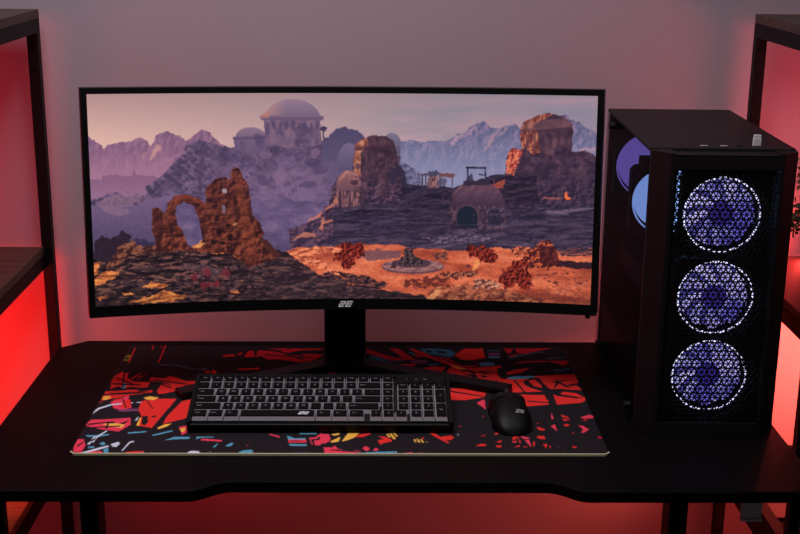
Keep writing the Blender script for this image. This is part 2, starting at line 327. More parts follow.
# ---------------------------------------------------------------- painted picture shown on the monitor
_TAB = np.random.RandomState(5).rand(257, 263).astype(np.float32)
def vnoise(x, y, seed):
    xi = np.floor(x); yi = np.floor(y); fx = x - xi; fy = y - yi
    fx = fx*fx*(3-2*fx); fy = fy*fy*(3-2*fy)
    xi = xi.astype(np.int32) + int(seed)*17; yi = yi.astype(np.int32) + int(seed)*31
    a = xi % 257; b = (xi+1) % 257; c = yi % 263; d = (yi+1) % 263
    return (_TAB[a, c]*(1-fx) + _TAB[b, c]*fx)*(1-fy) + (_TAB[a, d]*(1-fx) + _TAB[b, d]*fx)*fy
def fbm(x, y, seed, octs=4):
    t = 0; a = .5; n = 0
    for k in range(octs):
        t = t + a*vnoise(x, y, seed + k*13); n += a; a *= .55
        x, y = x*1.62 + y*1.22 + 5.2, y*1.62 - x*1.22 + 1.7
    return t/n
def in_poly(px, py, pts):
    m = np.zeros(px.shape, bool); n = len(pts)
    for i in range(n):
        x1, y1 = pts[i]; x2, y2 = pts[(i+1) % n]
        if y1 == y2: continue
        m ^= ((y1 > py) != (y2 > py)) & (px < (x2-x1)*(py-y1)/(y2-y1) + x1)
    return m
class Painter:
    """A canvas over a flat panel: masks (poly, ell, below) and colour fields (flat, vmix, tex)."""
    def __init__(self, X, Y):
        self.X, self.Y = X.astype(np.float32), Y.astype(np.float32)
        self.img = np.zeros(X.shape + (3,), np.float32)
        self.xs, self.ys = self.X[0], self.Y[:, 0]
    def box(self, x0, x1, y0, y1):
        a = np.searchsorted(self.xs, [x0, x1]); b = np.searchsorted(self.ys, [y0, y1])
        return slice(b[0], b[1]+1), slice(a[0], a[1]+1)
    def mask(self, x0, x1, y0, y1, amp, fr, seed, fn):
        m = np.zeros(self.X.shape, np.float32); s = self.box(x0-amp, x1+amp, y0-amp, y1+amp)
        a, b = self.X[s], self.Y[s]
        if a.size:
            if amp:
                fr = fr*.62; a, b = a + (fbm(a*fr, b*fr, seed, 3)-.5)*2.6*amp, b + (fbm(a*fr, b*fr, seed+50, 3)-.5)*2.6*amp
            m[s] = fn(a, b)
        return m
    def poly(self, pts, amp=0, fr=.3, seed=1):
        q = np.array(pts, float)
        return self.mask(q[:, 0].min(), q[:, 0].max(), q[:, 1].min(), q[:, 1].max(), amp, fr, seed, lambda a, b: in_poly(a, b, pts))
    def ell(self, cx, cy, rx, ry, amp=0, fr=.3, seed=1):
        return self.mask(cx-rx, cx+rx, cy-ry, cy+ry, amp, fr, seed, lambda a, b: ((a-cx)/rx)**2 + ((b-cy)/ry)**2 < 1)
    def below(self, pts, amp=0, fr=.3, seed=1):
        p = np.array(pts, float)
        return self.mask(p[0, 0], p[-1, 0], p[:, 1].min(), 1e4, amp, fr, seed, lambda a, b: (b > np.interp(a, p[:, 0], p[:, 1])) & (a >= p[0, 0]) & (a <= p[-1, 0]))
    def ramp(self, t, stops):
        t = np.clip(t, 0, 1); ps = [s[0] for s in stops]
        return np.stack([np.interp(t, ps, [s[1][k]/255 for s in stops]) for k in range(3)], -1)
    def tex(self, dark, mid, light, fx=.12, fy=.2, seed=3, con=1.6, octs=4):
        def f(x, y):
            n = fbm(x*fx, y*fy, seed, octs)
            if con > 1.45:
                n = .5 + con*((n-.5)*.7 + (n - fbm((x-1.5)*fx, (y-1.0)*fy, seed, octs))*2.2)
            else: n = (n-.5)*con*1.6 + .5
            return self.ramp(n, [(0, dark), (.5, mid), (1, light)])
        return f
    def vmix(self, a, b, y0, y1):
        def f(x, y):
            t = np.clip((y-y0)/(y1-y0), 0, 1)[..., None]; return a(x, y)*(1-t) + b(x, y)*t
        return f
    def flat(self, col):
        c = np.array(col, np.float32)/255
        return lambda x, y: np.zeros(x.shape + (3,), np.float32) + c
    def put(self, m, col, al=1.0):
        r = np.flatnonzero(m.any(1)); c = np.flatnonzero(m.any(0))
        if not len(r): return
        s = slice(r[0], r[-1]+1), slice(c[0], c[-1]+1)
        if callable(col): c_ = col(self.X[s], self.Y[s])
        elif isinstance(col, np.ndarray): c_ = col[s] if col.ndim == 3 else col/255
        else: c_ = np.array(col, np.float32)/255
        w = (m[s]*al)[..., None]; self.img[s] = self.img[s]*(1-w) + c_*w
    def scatter(self, quad, n, seed, r0, r1, asp, body, lit, shade, al=.85):
        """strew n rocks (shadow, body, lit upper left) inside the polygon"""
        rnd = np.random.RandomState(seed); q = np.array(quad, float); k = 0
        lo, hi = q.min(0), q.max(0)
        pts = rnd.rand(n*4, 2)*(hi-lo) + lo
        pts = pts[in_poly(pts[:, 0], pts[:, 1], quad)][:n]; pts = pts[np.argsort(pts[:, 1])]
        for x, y in pts:
            r = r0 + (r1-r0)*rnd.rand()**2; k += 1
            self.put(self.ell(x+r*.35, y+r*asp*.45, r*1.15, r*asp, r*.5, .4, k), shade, al)
            self.put(self.ell(x, y, r, r*asp, r*.45, .4, k+3), np.array(body, float)*(.75+.5*rnd.rand()), al)
            self.put(self.ell(x-r*.25, y-r*asp*.4, r*.6, r*asp*.4, r*.35, .4, k+5), lit, al*(.1+.7*rnd.rand()))

def paint_desert(X, Y):
    P = Painter(X, Y); V = P.vmix; T = P.tex; F = P.flat
    t = np.clip((X-90)/505, 0, 1)[..., None]
    k = np.clip((Y-94)/46, 0, 1)[..., None]; C = lambda c: np.array(c, np.float32)/255
    P.img = ((C((178, 140, 138))*(1-t) + C((140, 130, 145))*t)*(1-k) + (C((222, 178, 165))*(1-t) + C((158, 135, 156))*t)*k).astype(np.float32)
    cl = fbm(X*.012, Y*.09, 9, 4)
    P.put(np.clip((cl-.52)*5, 0, 1)*np.clip((X-330)/120, 0, 1), (176, 138, 150), .55)
    P.put(np.clip((.5-cl)*5, 0, 1)*np.clip((X-330)/120, 0, 1), (128, 130, 146), .45)
    # far ranges
    lm = P.below([(80,132),(88,134),(94,138),(103,146.5),(109,142),(127,139.7),(139,136.4),(145,138.6),(149,144.4),(155,133),(165,128.5),(172,134),(176.5,134.3),(185,139.7),(192,133),(199,128.5),(208,131),(217,141),(224,146),(260,150)], 1.6, .35, 2)
    P.put(lm, V(T((108,78,108),(122,90,120),(146,104,130), .14, .1, 4), F((166,116,142)), 130, 178))
    P.put(P.poly([(148,157),(152,147),(156,141),(158,147),(153,154),(147,160)], 1.5, .5, 7)*lm, (206,150,140), .7)
    P.put(P.poly([(138,156),(143,150),(146,150),(142,156)], 1.5, .5, 8)*lm, (190,138,140), .45)
    rm = P.below([(390,142),(400,139.7),(408,137),(420,139.7),(433,138.6),(446,139.3),(454.6,133),(463,131.5),(468,126),(475,122.5),(484.5,118.8),(492,125.7),(499.5,127.8),(507,123.5),(514.6,121.4),(521,127),(540,128),(556,120),(565,112.8),(574,119),(584.6,123.5),(597.5,133),(606,138)], 1.5, .35, 5)
    P.put(rm, V(T((82,80,112),(98,94,128),(136,112,142), .16, .13, 6), F((140,138,172)), 118, 176))
    for q in ([(448,141),(456,134),(466,130),(460,137),(452,142)], [(483,148),(492,134),(497,131),(492,142),(485,149)], [(572,148),(582,145),(596,146),(598,149)], [(498,134),(505,126),(508,126),(503,133)], [(468,131),(474,124),(476,126),(470,133)]):
        P.put(P.poly(q, 1.8, .5, 11)*rm, (196,146,160), .55)
    P.put(P.below([(80,176),(101,178),(103,173.5),(116,172),(122,174),(130,173),(131.8,168.7),(135,173),(151,174),(170,180)], 1.2, .4, 12), V(F((132,92,122)), F((150,108,138)), 172, 200))
    # castle hill
    hill = P.below([(70,206),(90,200),(98,197),(105.5,193.5),(114,190),(122.7,194.5),(128,194),(133.5,191),(140,194),(144,195),(145,185),(155,176),(164.7,168.7),(172,160),(182,152.6),(182.5,145),(196,138.6),(206.7,140.7),(212.6,141.8),(225.5,145),(232,143),(262,136),(318,136),(321.4,139.7),(330,131),(336,126.8),(342.6,125.7),(355.5,130),(362,134.3),(372,150),(420,190)], 2.2, .4, 13)
    P.put(hill, V(T((74,58,86),(94,75,105),(114,92,122), .1, .12, 14, 1.3), T((92,76,108),(106,86,118),(120,97,128), .07, .1, 15, 1.3), 150, 215))
    P.put(P.poly([(321,141),(330,131),(336,126.5),(343,125),(356,130),(364,136),(372,200),(330,200),(320,160)], 1.2, .4, 16), V(F((78,68,100)), F((92,80,112)), 126, 170))
    hz = np.exp(-(((X-285)/60)**2 + ((Y-185)/22)**2))
    P.put(hill*hz, (136,104,140), .6)
    hz = np.exp(-(((X-205)/26)**2 + ((Y-172)/14)**2)); P.put(hill*hz, (122,90,126), .5)
    # domes of the castle
    dm = P.ell(248,137,16,11.5); P.put(dm*(Y<139), V(F((140,112,134)), F((112,88,116)), 125, 139))
    P.put(P.poly([(231,136),(262,135),(264,150),(252,152),(232,148)], .8), V(T((94,74,106),(110,88,118),(126,100,126), .2, .12, 18, 1.3), F((100,80,112)), 138, 152))
    P.put(P.poly([(261,118),(318,118),(319,142),(300,148),(262,142)], .6), T((94,74,104),(112,88,116),(132,100,120), .2, .1, 19, 1.3))
    for k in range(9): P.put(P.poly([(263.5+k*6.3,121),(266+k*6.3,121),(266+k*6.3,128),(263.5+k*6.3,128)]), (78,60,92), .65)
    P.put(P.ell(290,119,28.5,21)*(Y<117), V(F((146,118,138)), F((112,92,120)), 98, 118))
    P.put(P.ell(290,119,28.5,21)*(Y<116)*np.clip((284-X)/24, 0, 1), (204,144,132), .7)
    P.put(P.poly([(257,115.5),(260,114),(319,114),(322,115.5),(320,119),(259,119)]), (104,82,110)); P.put(P.poly([(257,114.5),(320,114.5),(320,115.4),(257,115.4)]), (150,116,132), .6)
    P.put(P.poly([(258,114),(264,109),(267,112),(266,116),(258,117)], .5), (176,118,112), .8)
    P.put(P.poly([(229.5,135.5),(262,134),(262,136.6),(230,138)]), (96,76,106))
    P.put(P.ell(321,127,3.4,2.4, 1, .6), (70,56,84)); P.put(P.poly([(320,127),(321.5,127),(322.2,140),(320.5,140)]), (76,60,88))
    for cx, cy, rx, ry in ((256,138,5,4),(300,128,8,6),(272,146,6,4),(298,139,7,4),(310,160,9,5),(245,160,9,6),(318,168,8,5),(228,156,9,5),(268,162,8,4),(290,155,10,4),(262,178,9,4),(305,182,8,4)):
        P.put(P.ell(cx, cy, rx, ry, 3, .3, int(cx)), (74,60,92), .55)
    for cx, cy, rx, ry in ((283,158,10,5),(262,152,7,4),(295,170,10,5),(276,172,8,10),(250,172,8,4),(312,150,5,6)):
        P.put(P.ell(cx, cy, rx, ry, 3, .3, int(cx)+9), (142,108,142), .5)
    # left slope foliage
    lf = fbm(X*.3, Y*.3, 31, 3)
    P.put(hill*np.clip((235-X)/40,0,1)*np.clip((Y-140)/10,0,1)*(lf > .56), (58,46,72), .6)
    P.put(hill*np.clip((225-X)/40,0,1)*(lf < .36)*(Y<200), (146,112,136), .4)
    P.scatter([(150,185),(182,150),(205,145),(245,150),(262,170),(250,196),(160,200)], 90, 201, 1.5, 4.5, .75, (84,66,96), (124,98,126), (72,58,90), .35)
    P.scatter([(240,150),(320,142),(345,175),(340,200),(250,205)], 110, 202, 1.5, 5, .7, (108,86,118), (134,106,138), (88,70,104), .32)
    P.scatter([(88,200),(108,192),(145,195),(150,204),(100,214),(86,212)], 40, 203, 1.2, 3.2, .8, (92,70,100), (150,114,136), (74,58,90), .6)
    # haze basin at the left
    P.put(P.below([(80,203),(105,205),(140,200),(170,192),(230,205),(300,212),(330,215)], 3, .15, 21), V(F((116,92,126)), F((84,68,102)), 195, 240))
    P.put(P.poly([(96,200),(112,193),(128,196),(139,193),(136,201),(122,204),(128,210),(118,213),(104,209)], 3, .35, 22), (146,108,128), .55)
    P.put(P.poly([(160,200),(250,196),(330,200),(330,246),(160,246)], 3, .2, 23), T((84,68,102),(100,82,118),(120,96,130), .06, .12, 24, 1.2))
    # small dome and the middle tower
    P.put(P.ell(347,160,12,19), V(F((116,100,134)), F((92,78,110)), 142, 166))
    P.put(P.poly([(396,160),(408,163),(418,170),(421,183),(396,190)], 1.2, .4, 25), T((78,76,108),(98,94,128),(124,114,146), .2, .25, 26))
    P.put(P.ell(390.5,141,9,10), V(F((124,112,136)), F((92,82,110)), 131, 150))
    P.put(P.poly([(390,145),(399,145),(399,165),(392,165)]), (94,82,108))
    tw = P.poly([(351,176),(351,158),(352.3,145),(356,139),(360,136.5),(369.5,133.3),(383.5,134.3),(392,138.6),(396,150),(397,162),(404,170),(405,184),(410,205),(345,205)], 1.0, .4, 27)
    P.put(tw, V(T((56,36,50),(84,54,68),(114,74,84), .12, .1, 28, 1.3), T((40,30,50),(62,44,64),(88,60,76), .16, .15, 29, 1.5), 140, 190))
    P.put(tw*P.poly([(351,172),(352,146),(357,139),(364,135),(366,142),(359,150),(358,174)], 1.2, .5, 30), T((110,56,54),(172,100,80),(220,146,110), .25, .2, 33, 1.3), .85)
    P.put(tw*P.poly([(352,146),(396,143),(396,146),(352,149)], .5), (62,40,58), .6)
    for cx in (366,373,381,389): P.put(P.poly([(cx,150),(cx+3,150),(cx+3,163),(cx,163)], .8, .5, cx), (56,38,54), .6)
    P.put(tw*P.poly([(388,165),(397,160),(406,172),(405,200),(388,200)], 1.5, .4, 34), (48,40,64), .8)
    P.put(P.ell(375,192,4,9), (54,40,58), .8); P.put(P.ell(375,192,2.4,7), (78,56,74), .9)
    # front-left dome and skirt
    sk = P.poly([(286,246),(286,226),(296,224),(305,219),(314,216),(318,208),(326,203),(328,185),(335,176),(352,172),(372,178),(410,184),(415,246)], 1.8, .35, 35)
    P.put(sk, T((50,38,60),(74,52,74),(104,72,90), .14, .22, 36, 2.0))
    P.put(P.ell(346.5,186,13.5,18)*(Y<188), V(T((140,88,92),(160,104,104),(190,124,112), .2, .2, 37), F((98,66,82)), 168, 190))
    P.put(P.poly([(334,188),(360,188),(362,204),(333,206)], 1), T((70,46,62),(98,66,80),(140,92,96), .4, .1, 38, 2))
    for q in ([(304,220),(318,214),(320,208),(314,212),(306,217)], [(318,222),(334,218),(336,216),(320,219)], [(288,238),(300,230),(312,232),(316,240),(310,236),(300,235)], [(320,207),(330,200),(333,192),(336,199),(326,206)], [(316,226),(320,214),(322,216),(319,228)]):
        P.put(P.poly(q, 1.2, .4, 40), (206,120,96), .75)
    # dark plateau from the middle to the right
    pl = P.below([(398,186),(404,180),(412,182),(430,184),(455,184.5),(470,180),(492,172),(505,172),(535,173),(560,180),(606,180)], 1.3, .35, 41)
    band = T((30,24,42),(46,37,58),(66,52,74), .06, .2, 42, 1.5)
    P.put(pl, V(band, T((38,31,52),(56,45,70),(78,62,84), .04, .2, 43, 1.5), 205, 240))
    P.put(P.below([(330,206),(345,204),(410,198),(606,200)], 2, .2, 44), V(T((34,28,46),(52,41,62),(70,54,74), .05, .2, 45, 1.5), T((42,34,54),(58,46,68),(84,66,84), .05, .22, 46, 1.5), 210, 244))
    # right tower
    bt = P.poly([(492,176),(505,172),(506,160),(508,150.5),(512.5,146),(522,147),(520,127),(526,119),(539,113),(550,111.3),(563,114),(572.8,122.5),(573,130),(571.7,150),(585,149),(593,150.5),(596,155),(600,205),(500,205)], 1.1, .4, 47)
    P.put(bt, V(T((54,36,54),(80,54,70),(108,72,84), .12, .1, 48, 1.3), T((40,32,52),(58,44,66),(78,58,78), .12, .15, 49, 1.5), 145, 190))
    P.put(bt*P.poly([(520,128),(526,119),(540,113),(558,111),(545,117),(533,124),(538,128),(540,150),(532,152),(526,145),(522,147)], 1.2, .4, 50), T((100,46,48),(162,80,64),(214,128,94), .22, .16, 51, 1.5), .85)
    P.put(bt*P.poly([(505,172),(506,160),(508,150),(513,146),(523,148),(521,155),(517,163),(514,172)], 1.6, .5, 52), T((130,40,40),(200,84,66),(236,130,96), .3, .3, 53, 2), .9)
    P.put(bt*P.poly([(519,127),(573,124),(573,128),(519,131)], .5), (70,46,60), .6)
    P.put(bt*P.poly([(523,126),(528,120),(560,117),(571,123),(571,125),(524,129)], .8), (128,84,88), .5)
    for cx in (526,533,541,549,557,565): P.put(P.poly([(cx,133),(cx+3.4,133),(cx+3.4,146),(cx,146)], .8, .5, cx), (62,40,56), .55)
    P.put(P.poly([(495,173),(536,173),(538,182),(540,202),(494,202)], .8, .4, 55), T((34,26,42),(46,35,54),(64,48,66), .08, .3, 56))
    P.put(P.poly([(536,180),(606,176),(606,200),(540,202)], 1.5, .3, 57), T((44,34,54),(62,46,68),(84,60,78), .2, .2, 58))
    P.put(P.ell(568,193,3.6,4)*(1-P.ell(570.3,191.3,3.2,3.4)), (238,110,60)); P.put(P.poly([(542,194.5),(560,195),(560,196.4),(542,196)], .7, .6), (196,100,84), .7)
    P.put(P.poly([(492,182),(500,178),(505,176),(504,184),(494,186)], 1.2, .5, 59), (176,80,62), .8)
    # central dome with arches, shelters on the plateau
    P.put(P.poly([(448,200),(504,198),(506,226),(446,228)], 1, .3, 60), T((50,36,54),(72,52,70),(98,70,84), .2, .2, 61))
    P.put(P.ell(476.5,201,27.5,23)*(Y<203), V(T((98,66,84),(108,72,90),(124,84,98), .15, .2, 62), F((66,46,66)), 180, 202))
    P.put(P.ell(466.5,214,12.5,12.5)*(Y<227) , (82,58,74)); P.put(np.maximum(P.ell(466.5,214,10.5,11), P.poly([(456,213),(477,213),(477,226),(456,226)])), (30,34,50))
    P.put(np.maximum(P.ell(494,214,7,9), P.poly([(487,214),(501,214),(501,224),(487,224)])), (40,34,54), .8)
    for a, b in ((466.3,164.5),(484.3,165)): P.put(P.poly([(a,b),(a+1.5,b),(a+1.7,180),(a,180)]), (40,38,60))
    P.put(P.poly([(465.6,164),(486,164.4),(486,166.2),(465.6,165.8)]), (44,40,62)); P.put(P.poly([(463,178),(488,178),(490,182),(462,183)], .6), (54,42,62))
    P.put(P.poly([(466,173),(472,171),(473,180),(466,180)], 1), (50,44,66), .8); P.put(P.poly([(478,171),(485,172),(485,173),(478,172.4)]), (50,44,66))
    for a in (420.5,424,438.5,451): P.put(P.poly([(a,172),(a+1.3,172),(a+1.3,184),(a,184)]), (66,46,62))
    P.put(P.poly([(437,170.5),(455,171),(453,175),(438,174)], .7, .5), (112,70,76)); P.put(P.poly([(420,171.5),(428,171),(428,173),(420,173)], .4), (78,56,70))
    P.put(P.poly([(427,173),(437,173),(438,185),(426,185)], .8, .4), T((84,56,68),(120,82,90),(150,104,104), .4, .4, 63))
    P.put(P.ell(432,171,6,3, 2, .5, 64), (70,66,90)); P.put(P.ell(442,179,4,4, 1.2, .5, 65), (78,72,96), .8)
    P.scatter([(404,186),(450,188),(448,206),(340,214),(330,204)], 46, 204, 2, 6, .5, (58,44,64), (84,64,84), (34,28,46), .6)
    P.scatter([(505,204),(597,200),(597,244),(505,240)], 60, 205, 2, 8, .3, (54,43,66), (84,66,86), (34,28,48), .6)
    P.scatter([(330,212),(450,210),(460,238),(345,240),(300,240)], 60, 206, 2, 8, .3, (54,42,66), (76,60,84), (36,30,50), .55)
    P.scatter([(508,152),(520,148),(571,146),(592,154),(596,190),(540,190)], 46, 207, 1.5, 5, .8, (66,48,68), (98,70,86), (44,32,52), .6)
    P.scatter([(353,150),(396,146),(402,190),(350,196)], 40, 208, 1.2, 4, .8, (80,54,68), (124,82,88), (50,34,50), .6)
    # streaks on the plateau
    st = fbm(X*.05, Y*.5, 66, 4)
    P.put(((st > .6)*(Y > 205)*(Y < 246)*(X > 330)).astype(float), (104,84,108), .4)
    P.put(P.poly([(545,208),(597,204),(597,206),(560,211),(548,211)], 1, .3, 67), (124,100,124), .6)
    P.put(P.poly([(420,236),(440,232),(470,230),(500,234),(480,240),(440,242)], 2, .3, 68), T((60,48,68),(92,74,96),(140,112,132), .25, .5, 69, 2.4), .6)
    # sunlit sand
    P.put(P.below([(280,249),(292,246),(330,244),(372,242.5),(400,242),(408,246),(463,248),(500,245),(530,248),(606,252)], 1.5, .25, 70), T((150,62,46),(200,94,66),(222,118,84), .03, .12, 71, 1.4))
    P.put(P.poly([(358,249),(372,247),(400,248),(398,256),(372,259),(352,255)], 1.6, .3, 72), (112,74,84), .85)
    P.put(P.poly([(430,252),(446,250),(448,256),(434,258)], 2, .4, 73), T((70,36,42),(110,56,52),(160,84,66), .5, .6, 74))
    P.put(P.poly([(558,246),(606,246),(606,254),(560,254)], 1.5, .3, 75), T((50,36,52),(80,54,64),(150,80,70), .1, .5, 76)); P.put(P.poly([(558,258),(606,261),(606,266),(575,267),(556,264)], 1.4, .3, 77), (44,26,38), .95)
    P.put(P.poly([(562,274),(606,268),(606,306),(520,306),(540,290)], 5, .1, 78)*(fbm(X*.28, Y*.55, 79, 3) > .5), (150,70,56), .6)
    P.put(P.poly([(512,246),(530,244),(532,254),(516,256)], 2.5, .35, 80), T((90,34,34),(150,66,52),(224,120,84), .4, .5, 81, 2.4))
    # fountain
    P.put(P.ell(411,264.5,32,7.6), (96,62,72)); P.put(P.ell(411,263.6,31,6.6), T((120,80,88),(142,96,98),(164,112,108), .1, .4, 82)); P.put(P.ell(410,261,20,4.6), (78,52,64))
    P.put(P.poly([(397,262),(398,257),(402,254),(401,248),(405,245),(411,248),(413,254),(419,256),(422,261),(418,264),(402,264)], 1.2, .5, 83), T((34,28,38),(52,40,50),(96,70,72), .5, .5, 84, 2))
    P.put(P.poly([(388,266),(391,258),(394,262),(394,266)], .8), (66,40,48))
    # shadows and walls on the sand
    P.put(P.poly([(300,275),(330,268),(352,272),(385,281),(376,287),(330,282),(300,285)], 3, .25, 85), T((36,26,36),(62,42,50),(120,68,62), .2, .5, 86, 2.4))
    P.put(P.poly([(405,278),(440,272),(474,268),(478,272),(446,279),(452,288),(420,286),(400,283)], 3, .3, 87)*(fbm(X*.3, Y*.5, 88, 3) > .42), (92,38,36), .9)
    P.put(P.poly([(442,272),(476,270),(478,273),(444,275)], .8, .5), T((40,26,34),(84,50,48),(190,110,80), .8, .8, 89, 2.6))
    # right rock and red bushes
    P.put(P.poly([(519,268),(524,252),(534,244),(541,238),(551,238),(556,248),(558,262),(548,268),(536,266)], 2.2, .35, 90), T((52,20,28),(112,44,36),(196,90,60), .25, .3, 91, 2.6))
    P.put(P.poly([(538,242),(556,246),(560,262),(546,266),(540,258)], 1.5, .3, 92), (66,24,32), .75)
    for cx, cy, rx, ry in ((343,246,8,7),(355,249,8,8),(344,260,7,7),(336,252,5,8),(478,250,11,6),(488,254,9,7),(470,247,7,4),(515,270,12,8),(508,278,10,9),(524,276,8,7),(520,262,8,4),(526,284,7,4)):
        P.put(P.ell(cx, cy, rx, ry, 3.4, .45, int(cx+cy)), T((58,14,18),(104,28,26),(150,52,40), .4, .4, 93, 2.2))
    P.put(P.poly([(471,268),(474,258),(478,258),(479,264),(475,269)], 1.5, .5, 94), (236,150,90), .8)
    P.scatter([(400,262),(480,262),(600,268),(600,292),(420,282)], 40, 211, .8, 2.6, .5, (110,48,42), (230,140,96), (80,34,36), .8)
    # boulders bottom right
    P.put(P.below([(416,300),(424,296),(430,288),(440,285),(452,287),(466,281),(478,286),(500,288),(512,291),(540,296),(555,306)], 1.8, .3, 95), T((110,50,44),(150,76,58),(200,112,78), .1, .2, 96, 1.6))
    P.scatter([(424,298),(434,288),(460,284),(520,290),(545,302),(545,312),(420,312)], 60, 212, 2, 7, .5, (158,84,62), (240,156,108), (84,38,38), .85)
    P.put(P.poly([(424,298),(434,288),(441,289),(430,299)], 1, .4), (238,160,104), .8); P.put(P.poly([(474,276),(492,278),(500,284),(488,288),(472,285)], 2, .4, 97), T((90,46,48),(150,92,80),(210,140,110), .3, .4, 98, 2.5))
    P.put(P.poly([(520,292),(560,293),(597,300),(597,303),(540,299)], 1.5, .3, 99), (120,48,44), .55)
    # left-hand foreground
    fg = P.below([(74,259),(100,256),(118,250),(140,251),(165,250),(200,246),(235,250),(262,244),(284,250),(300,262),(320,275),(345,282),(380,288),(420,294),(450,306),(470,330)], 2, .25, 101)
    n1 = fbm(X*.045, Y*.17, 102, 4); n2 = .5 + (fbm(X*.11, Y*.3, 103, 4)-.5)*.7 + (fbm(X*.11, Y*.3, 103, 4) - fbm((X-1)*.11, (Y-1.6)*.3, 103, 4))*1.3
    P.put(fg, P.ramp((n2-.5)*2.6+.5, [(0, (28,18,26)), (.4, (46,32,38)), (.65, (64,45,50)), (.88, (86,60,62)), (1, (118,74,66))]))
    P.put(fg*np.clip((X-215)/60, 0, 1), V(F((66,46,56)), F((78,58,68)), 262, 292), .35)
    P.put(fg*((n1 < .42)).astype(float), (34,22,30), .6)
    P.scatter([(84,262),(170,254),(262,256),(300,268),(340,284),(420,298),(420,312),(84,312)], 240, 209, 1.5, 7, .36, (64,45,50), (98,66,64), (28,19,27), .7)
    P.scatter([(180,262),(262,262),(262,290),(180,290)], 60, 210, 1.5, 4, .6, (92,62,64), (136,98,92), (36,24,32), .8)
    P.put(P.poly([(282,248),(300,245),(338,244),(338,250),(306,252),(318,258),(330,268),(345,280),(322,268),(300,262)], 2, .3, 104), T((150,66,50),(212,108,78),(240,140,100), .15, .4, 105, 2))
    for q in ([(138,286),(148,281),(166,283.5),(160,287)], [(124,303.5),(146,295),(160,290),(184,295),(172,300),(150,303)], [(88,262),(100,261),(97,273),(90,278)], [(92,279),(104,270),(117,269),(112,276),(104,281),(92,286)], [(95,297),(104,294),(107,297),(97,300)], [(118,294),(128,292),(132,294),(120,296)], [(224,290),(234,288),(237,291),(227,292)], [(228,254),(240,252),(243,257),(232,257)], [(205,250),(214,246),(222,249),(219,253),(208,253)], [(189,244),(200,238),(202,242),(192,248)]):
        P.put(P.poly(q, 2.0, .3, 106), T((120,62,44),(196,104,58),(236,146,80), .1, .3, 107, 1.5))
    P.put(P.poly([(175,262),(220,268),(225,275),(190,272)], 3, .2, 108), (98,74,80), .5)
    for cx, cy in ((202,270),(190,276),(222,272),(212,283),(200,285)): P.put(P.ell(cx, cy, 4.5, 4, 3, .5, cx), (122,36,48), .7)
    P.put(P.poly([(92,256),(93,240),(101,233),(110,238),(118,230),(128,233),(128,240),(150,241),(152,248),(112,254),(104,262)], 2.4, .35, 109), (46,32,46))
    P.put(P.poly([(128,238),(140,236),(150,240),(148,247),(128,246)], 2, .3, 110), (56,46,76), .9)
    P.put(P.poly([(103,268),(118,244),(132,239),(140,246),(156,243),(152,252),(126,254),(112,266)], 1.8, .3, 111), T((58,30,32),(96,52,46),(140,84,64), .15, .2, 112, 2))
    # ruins
    ru = P.poly([(149.6,206),(155,205),(161,212),(166,199),(174,193.5),(183,192),(194,195.5),(202,202),(202.5,186),(212,177.5),(222,175),(227,177),(229,164.5),(236,167),(243,180),(246,193),(249,212),(258,224),(261,244),(274,256),(244,266),(228,252),(200,250),(178,249),(154,251),(149.6,230)], 1.5, .35, 113)
    hole = P.poly([(172,212),(173.5,204),(181,199.5),(190,204),(195.5,216),(199,238),(190,247),(184,243.5),(179,228),(174.4,223)], .6, .3, 114)
    rt = T((44,22,28),(80,38,40),(122,60,50), .16, .2, 115, 1.6)
    P.put(ru*(1-hole), V(rt, T((48,22,25),(88,40,36),(132,64,48), .14, .18, 116, 1.6), 175, 235))
    P.put(ru*(1-hole)*P.poly([(150,207),(156,206),(160,214),(158,250),(150,250)], 1), (62,28,32), .5)
    P.put(ru*(1-hole)*P.poly([(231,170),(237,168),(243,200),(250,230),(252,262),(240,262),(236,215)], 1.5, .3), (150,70,48), .35)
    P.put(ru*P.poly([(172,192),(196,194),(204,203),(203,207),(193,199),(181,196),(171,203)], .8, .5), (136,62,46), .6)
    for cx, cy, rx, ry, c in ((221,188.5,2.6,2,(170,150,160)),(220,207,2,4,(120,100,120)),(224,223,2.5,2,(36,18,22)),(215,229,3,3,(30,16,20)),(226,235,3,3,(30,16,20)),(213,216,2,3,(40,20,24)),(232,200,2,4,(50,24,26)),(209,240,3,2.4,(34,18,22)),(219,241,3,2,(36,18,22)),(206,198,2,2,(50,24,30)),(231,222,2.4,1.3,(190,120,80))):
        P.put(P.ell(cx, cy, rx, ry, .8, .5, int(cx)), c, .9)
    for yb in (196,213,226,238): P.put(ru*P.poly([(203,yb),(246,yb-2),(246,yb-.6),(203,yb+1.6)], 1.2, .4, yb), (46,22,26), .55)
    P.put(P.poly([(262,246),(254,234),(263,238),(278,254),(270,256)], 1, .4, 118), (74,38,36))
    P.put(P.poly([(189,246),(196,241),(201,241),(196,246)], .8, .5), (236,160,96), .9)
    # fine grain everywhere
    g = fbm(X*.55, Y*.8, 120, 3)-.5
    P.img = P.img*(1 + g[..., None]*np.interp(Y, [95, 180, 235, 260], [.03, .10, .24, .34])[..., None])
    k = np.clip((Y-285)/25, 0, 1)[..., None]; P.img = P.img*(1-.25*k)
    return np.clip(P.img, 0, 1)


def srgb_lin(a):
    return np.where(a <= .04045, a/12.92, ((a+.055)/1.055)**2.4)

